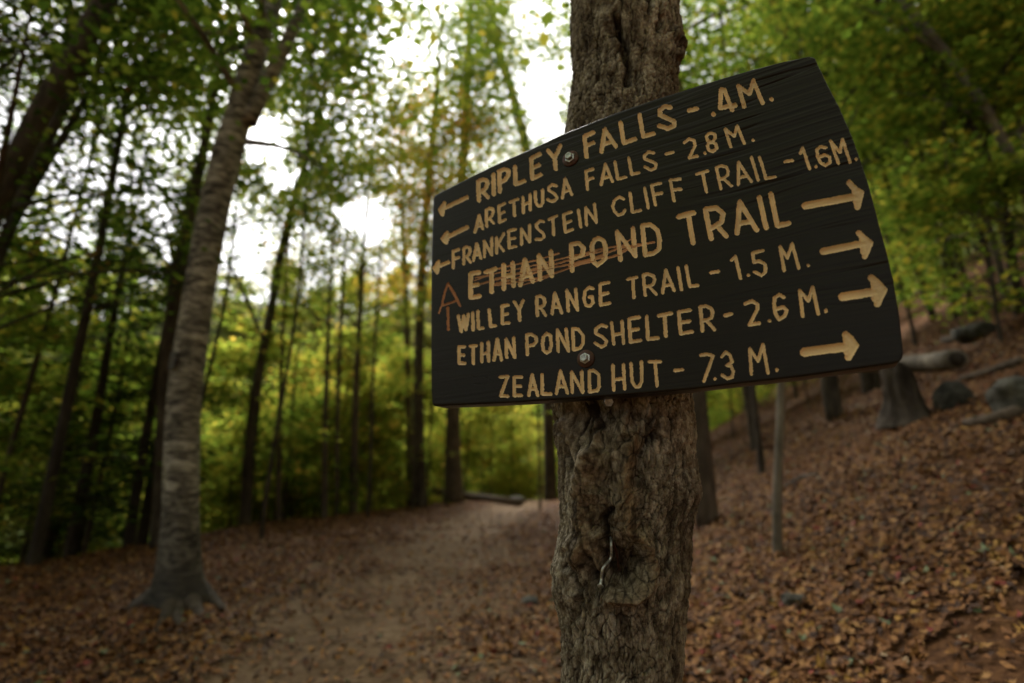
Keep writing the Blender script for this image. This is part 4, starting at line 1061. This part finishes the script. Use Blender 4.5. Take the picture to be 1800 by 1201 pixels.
TR("sapling", "pale thin sapling with mossy foot in the leaves below the sign", "tree", [(1365, 976), (1367, 850), (1371, 760), (1373, 680), (1375, 560)], [20, 17, 16, 14, 9], seed=16, limbs=5, crown_z=2.2, reach=.7, per=40, size=.08, bark='bark_grey', toplen=.8)
TR("maple_tree", "dark trunk leaning left above the sign's right end", "tree", [(1455, 640), (1440, 420), (1420, 200), (1395, 95), (1352, 0), (1320, -70)], [30, 28, 25, 22, 20, 17], Y=8.5, seed=17, limbs=16, crown_z=4.5, reach=2.8, per=140, size=.11)
TR("sapling", "thin dark trunk nearest the sign's right edge", "tree", [(1642, 562), (1604, 450), (1562, 330), (1520, 200), (1480, 80)], [15, 13, 12, 10, 8], seed=18, limbs=14, reach=2.0, per=110, size=.11)
TR("sapling", "middle one of three slim trunks leaning uphill of the stump", "tree", [(1714, 556), (1682, 450), (1642, 350), (1600, 260), (1560, 170)], [14, 13, 12, 10, 8], seed=19, limbs=14, reach=2.2, per=110, size=.11, bark='bark_brown')
TR("sapling", "pale slim trunk leaning left above the log steps", "tree", [(1770, 532), (1750, 440), (1716, 340), (1680, 250), (1640, 160)], [18, 16, 14, 12, 9], seed=20, limbs=14, reach=2.2, per=110, size=.11, bark='bark_grey')
TR("birch_tree", "long greyish trunk slanting across the upper right corner", "tree", [(1850, 600), (1797, 317), (1759, 241), (1697, 138), (1618, 41), (1565, -30)], [26, 24, 22, 21, 19, 16], Y=7.0, seed=21, limbs=16, crown_z=4.5, reach=2.4, per=140, size=.10, bark='bark_grey')
TR("maple_tree", "darker long trunk slanting beside the greyish one", "tree", [(1795, 560), (1745, 310), (1690, 193), (1610, 70), (1535, 0), (1480, -60)], [24, 22, 20, 18, 16, 14], Y=8.0, seed=22, limbs=16, crown_z=4.5, reach=2.4, per=140, size=.10)

# --- hemlocks at the left
def conifer_mesh(h, seed, nb=70, z0=.12, reach=1.7, dead=10):
    rng = np.random.default_rng(seed); mb = MB()
    sp = np.array([(0, 0, -.4), (.03, 0, h * .3), (.0, .04, h * .65), (.02, 0, h)])
    mb.tube(sp, [.11 * h / 9, .09 * h / 9, .055 * h / 9, .008], 9, 24, seed=seed)
    P = []; D = []
    for k in range(nb):
        f = rng.uniform(z0, 1) ** .9; z = f * h; L = reach * (1.08 - f) * rng.uniform(.65, 1.15); az = rng.uniform(0, 2 * np.pi)
        d = np.array([math.cos(az), math.sin(az), 0]); p0 = np.array([0, 0, z]); p1 = p0 + d * L * .55 + [0, 0, -.02 * L]; p2 = p0 + d * L + np.array([0, 0, -.26 * L])
        mb.tube([p0, p1, p2], [.014, .008, .003], 4, 5, seed=k)
        sd_ = np.array([-d[1], d[0], 0])
        nn = int(70 * L / reach) + 14
        u = rng.uniform(.15, 1, nn); side = rng.normal(0, .26, nn) * L * (1.1 - u)
        c = p0 + np.outer(u, p2 - p0) + np.outer(side, sd_); c[:, 2] += -.22 * np.abs(side) + .04 * np.sin(u * 3) + rng.normal(0, .03, nn)
        P.append(c); D.append(d * .55 + np.sign(side)[:, None] * sd_ * .8 + np.array([0, 0, -.2]))
    for k in range(dead):
        z = rng.uniform(.05, z0 + .15) * h; az = rng.uniform(0, 2 * np.pi); L = rng.uniform(.4, 1.2)
        p0 = np.array([0, 0, z]); d = np.array([math.cos(az), math.sin(az), rng.uniform(-.2, .25)])
        mb.tube([p0, p0 + d * L * .5, p0 + d * L + [0, 0, -.1]], [.010, .007, .002], 4, 5, seed=k)
    P = np.concatenate(P); D = np.concatenate(D); n = len(P)
    D /= np.linalg.norm(D, axis=1)[:, None]; nr = np.stack([rng.normal(0, .3, n), rng.normal(0, .3, n), np.ones(n)], 1)
    s_ = np.cross(nr, D); s_ /= np.linalg.norm(s_, axis=1)[:, None]
    L = rng.uniform(.10, .24, n)[:, None]; wd = rng.uniform(.016, .034, n)[:, None]
    V = np.stack([P - s_ * wd * .6, P + s_ * wd * .6, P + D * L * .7 + s_ * wd, P + D * L, P + D * L * .7 - s_ * wd], 1)
    b = np.arange(n)[:, None] * 5
    Fc = np.concatenate([b + np.array(q) for q in ([0, 1, 2], [0, 2, 4], [4, 2, 3])])
    return mb.mesh("trunk"), mesh_np("crown", V.reshape(-1, 3), Fc, smooth=False)

def broad_mesh(h, seed, limbs=20, z0=.3, reach=2.2, per=58, size=.12, r0=.10, lean=.3):
    rng = np.random.default_rng(seed); mb = MB()
    sp = np.array([(0, 0, -.5), (.0, 0, .2), (lean * .3, .1, h * .4), (lean * .4, -.1, h * .7), (lean, .05, h)])
    rads = [r0 * 1.3, r0, r0 * .75, r0 * .45, .01]
    mb.tube(sp, rads, 9, 26, seed=seed)
    cl = grow_limbs(sp, rads, mb, rng, limbs, z0 * h, h * .98, reach, gap=False)
    return mb.mesh("trunk"), leaves_at(cl, per, size, seed, (0, 0, 0))

def plant(name, meshes, mats, loc, rz, sc, label, cat, group):
    root = empty(name, loc); root.rotation_euler = (0, 0, rz); root.scale = (sc, sc, sc)
    tag(root, label, cat, group)
    for nm, me, mt in zip(("trunk", "crown"), meshes, mats):
        if not me.materials: me.materials.append(mt)
        add_obj(nm, me, None, root)
    return root

CON = [conifer_mesh(9.5, 61), conifer_mesh(8.0, 62, nb=60), conifer_mesh(10.5, 63, nb=64, z0=.2, dead=16)]
rng = np.random.default_rng(77)
for k, (bx, by, wpx) in enumerate([(8, 990, 22), (34, 988, 12), (68, 985, 20), (92, 984, 11), (108, 982, 16), (128, 980, 9), (160, 978, 12), (200, 972, 16), (224, 970, 10), (246, 967, 12), (-40, 992, 20), (-110, 1000, 20)]):
    h = ground_hit(bx, by - 3); dist = rng.uniform(1.02, 1.5); x, y = h[0] * dist, h[1] * dist
    plant("hemlock_tree", CON[k % 3], (M['bark_hemlock'], M['needles']), (x, y, float(ground_z(x, y))), rng.uniform(0, 6.28), rng.uniform(.8, 1.1) * (.7 + wpx / 60),
          "dark thin hemlock in the shaded stand left of the birch", "tree", "hemlocks in the dark stand left of the birch")
for k in range(14):
    az = R(rng.uniform(-54, -36)); d = rng.uniform(10.5, 30); x, y = d * math.sin(az), d * math.cos(az)
    plant("hemlock_tree", CON[k % 3], (M['bark_hemlock'], M['needles']), (x, y, float(ground_z(x, y))), rng.uniform(0, 6.28), rng.uniform(.8, 1.25),
          "dark thin hemlock in the shaded stand left of the birch", "tree", "hemlocks in the dark stand left of the birch")
SPR = conifer_mesh(3.0, 64, nb=80, z0=.05, reach=.95, dead=0)
for (bx, by, sc_, lb) in [(545, 905, 1.25, "small dark spruce among saplings on the bank edge"), (655, 893, .8, "low dark young spruce behind the stubby bank trunk"), (875, 872, .9, "dark young spruce at the end of the path beside the leaning dead trunk")]:
    h = ground_hit(bx, by); x, y = h[0] * 1.08, h[1] * 1.08
    plant("spruce_tree", SPR, (M['bark_hemlock'], M['needles']), (x, y, float(ground_z(x, y)) - .1), 1.0, sc_, lb, "tree", None)

# --- tall maples whose crowns roof the bank and the path
def tall_tree(x, y, h, label, group, seed, leaf='leaf_green', bark='bark_dark', limbs=26, z0=.48, reach=3.8, per=48, size=.125, r0=.042, lean=0.0):
    rng = np.random.default_rng(seed); gz = float(ground_z(x, y)); base = np.array([x, y, gz])
    sp = base + np.array([(0, 0, -.4), (0, 0, .3), (lean * .3 + rng.normal(0, .1), rng.normal(0, .1), h * .35), (lean * .6 + rng.normal(0, .15), rng.normal(0, .2), h * .7), (lean, 0, h)])
    rads = [r0 * 1.35, r0, r0 * .78, r0 * .5, .012]
    mb = MB(); mb.tube(sp, rads, 12, 34, seed=seed)
    cl = grow_limbs(sp, rads, mb, rng, limbs, gz + z0 * h, gz + h * .98, reach)
    C = np.array([c for c, _ in cl]); Rr = np.array([q for _, q in cl]); k = np.repeat(np.arange(len(C)), per); n = len(k)
    g_ = rng.normal(0, .5, (n, 3)); g_[:, 2] *= .4
    P = C[k] + g_ * Rr[k][:, None]; P = P[~in_gap(P, .95) | (rng.random(n) < .03)]
    root = empty('maple_tree', tuple(base)); tag(root, label, 'tree', group)
    add_obj("trunk", mb.mesh("trunk", base), M[bark], root)
    add_obj("crown", leaf_faces(P, size * rng.uniform(.65, 1.25, len(P)), rng, .45, .85, base), M[leaf], root)
for k, (az, d, h, lf) in enumerate([(-44, 10.5, 12, 0), (-38, 13.0, 14, 0), (-32, 12.0, 14, 0), (-26, 14.2, 15, 0), (-18, 16.8, 18, 1), (-9, 19.0, 18, 1), (-5, 23.5, 20, 0), (0, 26, 20, 1), (3, 15.6, 17, 0), (-12, 23, 19, 2), (-7, 17.2, 19, 0), (-15, 13.2, 11.5, 2), (-10.5, 15.6, 12.5, 2), (-23, 14.6, 12, 1)]):
    x_, y_ = d * math.sin(R(az)), d * math.cos(R(az))
    tall_tree(x_, y_, h, ["tall green maple rising from just below the bank edge", "tall yellowing maple rising from just below the bank edge", "tall orange tinged maple rising from just below the bank edge"][lf], ["tall green maples along the bank", "tall yellowing maples along the bank", "tall orange maples along the bank"][lf], 200 + k, ['leaf_green', 'leaf_yellow', 'leaf_orange'][lf], lean=random.Random(k).uniform(-.5, .8), per=[60, 48, 28][lf])
for k, (az, d, h) in enumerate([(-47, 8.0, 10), (-41, 8.8, 11), (-52, 7.0, 9)]):
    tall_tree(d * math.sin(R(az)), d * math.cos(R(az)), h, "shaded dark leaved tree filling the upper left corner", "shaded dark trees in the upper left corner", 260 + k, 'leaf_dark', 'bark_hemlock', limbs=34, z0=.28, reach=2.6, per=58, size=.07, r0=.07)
for k, (x_, y_, h) in enumerate([(3.6, 7.6, 13), (6.5, 9.0, 14), (9.5, 10.5, 13), (2.6, 14.5, 15), (7.8, 14.0, 16)]):
    tall_tree(x_, y_, h, "tall green maple on the slope whose crown roofs the sign", "tall maples on the slope behind the sign", 240 + k, 'leaf_green', z0=.34, reach=3.0, size=.11, r0=.045)
tall_tree(-4.1, 8.9, 13, "slender tall maple between the path and the bank, its high crown over the gap", None, 280, 'leaf_green', 'bark_dark', limbs=26, z0=.60, reach=3.2, per=115, size=.10, r0=.035)

# --- generic broadleaf trees, by zone
BR = [broad_mesh(12, 71, 24, .28, 2.6), broad_mesh(10, 72, 22, .25, 2.3), broad_mesh(13.5, 73, 26, .35, 2.9), broad_mesh(9, 74, 20, .2, 2.2)]
UN = [broad_mesh(4.2, 81, 18, .12, 1.6, 50, .11, .024, .4), broad_mesh(3.2, 82, 16, .10, 1.4, 50, .10, .02, .3), broad_mesh(5.2, 83, 20, .15, 1.9, 50, .12, .028, .5)]
def variants(src, leaf, bark):
    out = []
    for a, b in src:
        b2 = b.copy(); b2.materials.clear(); b2.materials.append(M[leaf]); a2 = a.copy(); a2.materials.clear(); a2.materials.append(M[bark])
        out.append((a2, b2))
    return out
BRg, BRy, BRo = variants(BR, 'leaf_green', 'bark_dark'), variants(BR, 'leaf_yellow', 'bark_dark'), variants(BR[:2], 'leaf_orange', 'bark_brown')
UNg, UNy, UNo = variants(UN, 'leaf_green', 'bark_dark'), variants(UN, 'leaf_yellow', 'bark_brown'), variants(UN[:2], 'leaf_orange', 'bark_brown')
placed = []
def scatter(n, az, dist, sets, scale, name, label, group, mind=1.6, seed=0, ok=None):
    rng = np.random.default_rng(seed); c = 0; tries = 0
    while c < n and tries < 4000:
        tries += 1
        a = R(rng.uniform(*az)); d = math.sqrt(rng.uniform(dist[0] ** 2, dist[1] ** 2)); x, y = d * math.sin(a), d * math.cos(a)
        if any((x - q[0]) ** 2 + (y - q[1]) ** 2 < mind ** 2 for q in placed): continue
        if ok and not ok(x, y): continue
        placed.append((x, y)); v = sets[int(rng.integers(len(sets)))]; v = v[int(rng.integers(len(v)))]
        plant(name, v, (None, None), (x, y, float(ground_z(x, y))), rng.uniform(0, 6.28), rng.uniform(*scale), label, "tree", group); c += 1
bank = lambda x, y: x < np.interp(y, CREST_Y, CREST_X) - .8
scatter(34, (-28, -3), (12.0, 20), [UNg, UNy, UNy], (.8, 1.5), 'maple_sapling', 'low green maple sapling growing just over the bank edge', 'low green saplings just over the bank edge', .8, 14, bank)
scatter(26, (30, 56), (12, 40), [BRg, BRg, UNg], (1.0, 1.4), 'maple_tree', 'shady green maple high on the slope at the right', 'shady maples high on the slope', 1.2, 15, lambda x, y: x > 7)
scatter(24, (-52, -29), (9.5, 22), [UNg, UNg, UNy], (.9, 1.7), 'maple_sapling', "leafy green sapling among the hemlocks left of the birch", "green saplings among the hemlocks left of the birch", 1.0, 12, bank)
hillok = lambda x, y: x > np.interp(y, HILL_Y, HILL_X) + 2.2
scatter(6, (-40, 4), (28, 44), [BRg, BRy, BRy, BRo], (.8, 1.15), "maple_tree", "green and yellow maple in the woods below the path's bank", "maples below the path's bank", 2.0, 1, bank)
scatter(66, (-29, 3), (12.0, 34), [UNy, UNy, UNg], (.9, 1.7), "maple_sapling", "leafy young maple in the undergrowth below the path's bank", "young maples below the path's bank", .9, 2, bank)
scatter(34, (13, 54), (10.5, 44), [BRg, BRg, BRy], (.8, 1.1), "maple_tree", "green maple standing on the slope beyond the sign", "maples on the slope beyond the sign", 2.0, 3, hillok)
scatter(64, (13, 56), (10, 38), [UNg, UNg, UNy], (.7, 1.3), "maple_sapling", "leafy young maple on the slope beyond the sign", "young maples on the slope beyond the sign", 1.4, 4, hillok)
scatter(16, (-4, 16), (25, 46), [BRg, BRg, BRy], (.9, 1.2), "maple_tree", "green maple beyond the end of the path", "maples beyond the end of the path", 2.2, 5, lambda x, y: y > 25)
scatter(18, (-6, 12), (24, 40), [UNg, UNg, UNy], (.8, 1.5), "maple_sapling", "leafy young maple beyond the end of the path", "young maples beyond the end of the path", 1.2, 6, lambda x, y: y > 24.5)
for az0, az1, n_ in ((75, 180, 11), (180, 285, 11)):
    scatter(n_, (az0, az1), (4.5, 15), [BRg, BRg, BRy], (.8, 1.1), "maple_tree", "maple in the wood around the sign, behind the viewer", "maples behind the viewer", 2.2, 20 + n_ + az0, lambda x, y: abs(x + .9) > 1.6)
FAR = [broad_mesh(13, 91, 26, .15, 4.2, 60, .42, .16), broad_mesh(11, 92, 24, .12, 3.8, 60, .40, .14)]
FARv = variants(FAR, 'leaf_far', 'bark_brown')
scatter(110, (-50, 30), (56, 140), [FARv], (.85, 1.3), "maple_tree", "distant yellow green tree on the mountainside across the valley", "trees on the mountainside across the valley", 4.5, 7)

# ------------------------------------------------------------------ logs, stump, stones
def rock(name, px, py, wpx, hpx, label, seed, mat):
    h = ground_hit(px, py); s = np.linalg.norm(h - CAM) / F
    rng = np.random.default_rng(seed)
    bmh = bmesh.new(); bmesh.ops.create_icosphere(bmh, subdivisions=4, radius=1)
    co_ = np.array([v.co[:] for v in bmh.verts])
    n_ = fbm2(co_[:, 0] * 1.3 + seed, co_[:, 1] * 1.3 + co_[:, 2] * 1.7, 4, seed)
    q = co_ * (1 + .35 * n_[:, None]); q = np.sign(q) * np.abs(q) ** .85
    f1, f2, cid = voro2(co_[:, 0] * 2 + seed, co_[:, 2] * 2 + co_[:, 1], seed); q *= (1 - .05 * (1 - sstep(0, .15, f2 - f1)))[:, None]
    for v, c in zip(bmh.verts, q): v.co = Vector(c * [wpx * .5 * s, wpx * .42 * s, hpx * .62 * s])
    me = bpy.data.meshes.new(name); bmh.to_mesh(me); bmh.free(); me.polygons.foreach_set("use_smooth", [True] * len(me.polygons))
    o = add_obj(name, me, mat); o.location = (h[0], h[1], h[2] + hpx * .16 * s); o.rotation_euler = (0, 0, seed)
    tag(o, label, "rock"); return o
M['stone'] = bark_mat("grey_stone", (.03, .03, .025), (.075, .072, .06), (.15, .145, .125), sc=(9, 9, 9), bump=.9, dist=.04)
rock("rock", 1678, 712, 42, 40, "rounded grey rock on the slope right of the stump", 3, M['stone'])
rock("boulder", 1802, 722, 66, 50, "large grey boulder at the photo's right edge beside the log steps", 5, M['stone'])
rock("stone", 908, 884, 34, 14, "pale flat stone lying at the end of the path", 7, M['stone'])
rock("stone", 1720, 592, 50, 22, "flat grey stone among the uppermost log steps", 9, M['stone'])
rock("stone", 932, 1062, 34, 14, "flat greenish stone set in the path beside the sign's tree", 11, M['stone'])
rock("stone", 1400, 1062, 40, 18, "low grey stone half sunk in the leaves right of the sign's tree", 12, M['stone'])

def log(name, pts, widths, label, cat, bark, lift=.4, seed=1, group=None, free=None):
    P = []; rd = []
    for k, ((a, b), q) in enumerate(zip(pts, widths)):
        if free is not None and k == 0: h0 = None
        h = ground_hit(a, b); s = np.linalg.norm(h - CAM) / F; P.append([h[0], h[1], h[2] + q * s * lift]); rd.append(q * s * .5)
    P = np.array(P)
    mb = MB(); mb.tube(P, rd, 12, 24, rough=.12, seed=seed)
    o = add_obj(name, mb.mesh(name, P[0]), M[bark]); o.location = P[0]
    tag(o, label, cat, group); return o
log("fallen_log", [(828, 879), (870, 884), (915, 890)], [11, 13, 13], "low log lying across the end of the path", "log", 'bark_brown', seed=3)
log("log_step", [(1700, 752), (1750, 746), (1805, 730)], [13, 16, 18], "lowest log step on the slope, below the boulder", "log step", 'bark_brown', seed=4)
log("log_step", [(1690, 672), (1740, 660), (1800, 640)], [9, 11, 12], "log step on the slope just above the rounded rock", "log step", 'bark_brown', seed=5)
log("log_step", [(1660, 603), (1700, 598), (1740, 590)], [9, 10, 9], "uppermost dark log step on the slope", "log step", 'bark_dark', seed=7)
log("fallen_branch", [(1378, 862), (1410, 846), (1440, 838)], [7, 9, 8], "dark stick lying on the leaves right of the pale sapling", "branch", 'bark_dark', seed=8)
log("fallen_branch", [(1240, 1098), (1275, 1095)], [9, 7], "short dark stick in the leaves near the sign's tree", "branch", 'bark_dark', seed=9)
# leaning dead trunk beyond the path
h = ground_hit(928, 874); Yd = h[1] * 1.02
sp, tt = px_spine([(930, 876), (895, 830), (862, 788), (835, 740)], Yd); mb = MB(); mb.tube(sp, np.array([13, 12, 10, 8]) * .5 * tt / F, 10, 20, seed=12)
o = add_obj("dead_trunk", mb.mesh("dead_trunk", sp[0]), M['bark_brown']); o.location = sp[0]; tag(o, "bare grey dead trunk leaning over the end of the path", "dead tree")
# broken stump with a sawn log against it
h = ground_hit(1592, 745); Ys = h[1]; s = np.linalg.norm(h - CAM) / F
sp, tt = px_spine([(1596, 752), (1588, 715), (1578, 680), (1572, 640)], Ys)
def stump_flare(L, th): return 1 + .45 * np.exp(-L / .25) * (1 + .6 * np.cos(4 * th)) + .14 * np.cos(7 * th + 2 * L)
mb = MB(); mb.tube(sp, np.array([64, 52, 44, 38]) * .5 * tt / F, 40, 44, rough=.55, seed=14, flare=lambda L, th: stump_flare(L, th) * (1 + .16 * fbm2(th * 3 + 0 * L, L * 3 + 0 * th, 3, 5)))
o = add_obj("tree_stump", mb.mesh("tree_stump", sp[0]), M['bark_dark']); o.location = sp[0]; tag(o, "gnarled broken stump with splayed roots under the sign's right corner", "stump")
sp, tt = px_spine([(1560, 625), (1600, 640), (1640, 655)], Ys * .985); rr_ = np.array([30, 31, 32]) * .5 * tt / F
sp[2, 1] -= .75; sp[0, 1] += .5; sp[2, 0] -= .35
root = empty("sawn_log", tuple(sp[0])); tag(root, "short sawn log with a dark disc for the shade of its hollow end lying on top of the stump", "log")
mb = MB(); Q = sp; mb.tube(Q, rr_, 20, 14, rough=.08, seed=15); add_obj("log_body", mb.mesh("log_body", sp[0]), M['bark_grey'], root)
dn = sp[2] - sp[1]; dn /= np.linalg.norm(dn)
mb = MB(); mb.tube([sp[2] - dn * .005, sp[2] + dn * .008], [rr_[2] * .72] * 2, 20, 3, rough=.1, seed=3); add_obj("hollow_shade_disc", mb.mesh("hollow_shade_disc", sp[0]), M['bark_hemlock'], root)  # solid dark disc painted as the shade inside the hollow
# moss at the sapling's foot and young leafy sprig
print("objects", len(bpy.data.objects), "polys", sum(len(m_.polygons) for m_ in bpy.data.meshes))
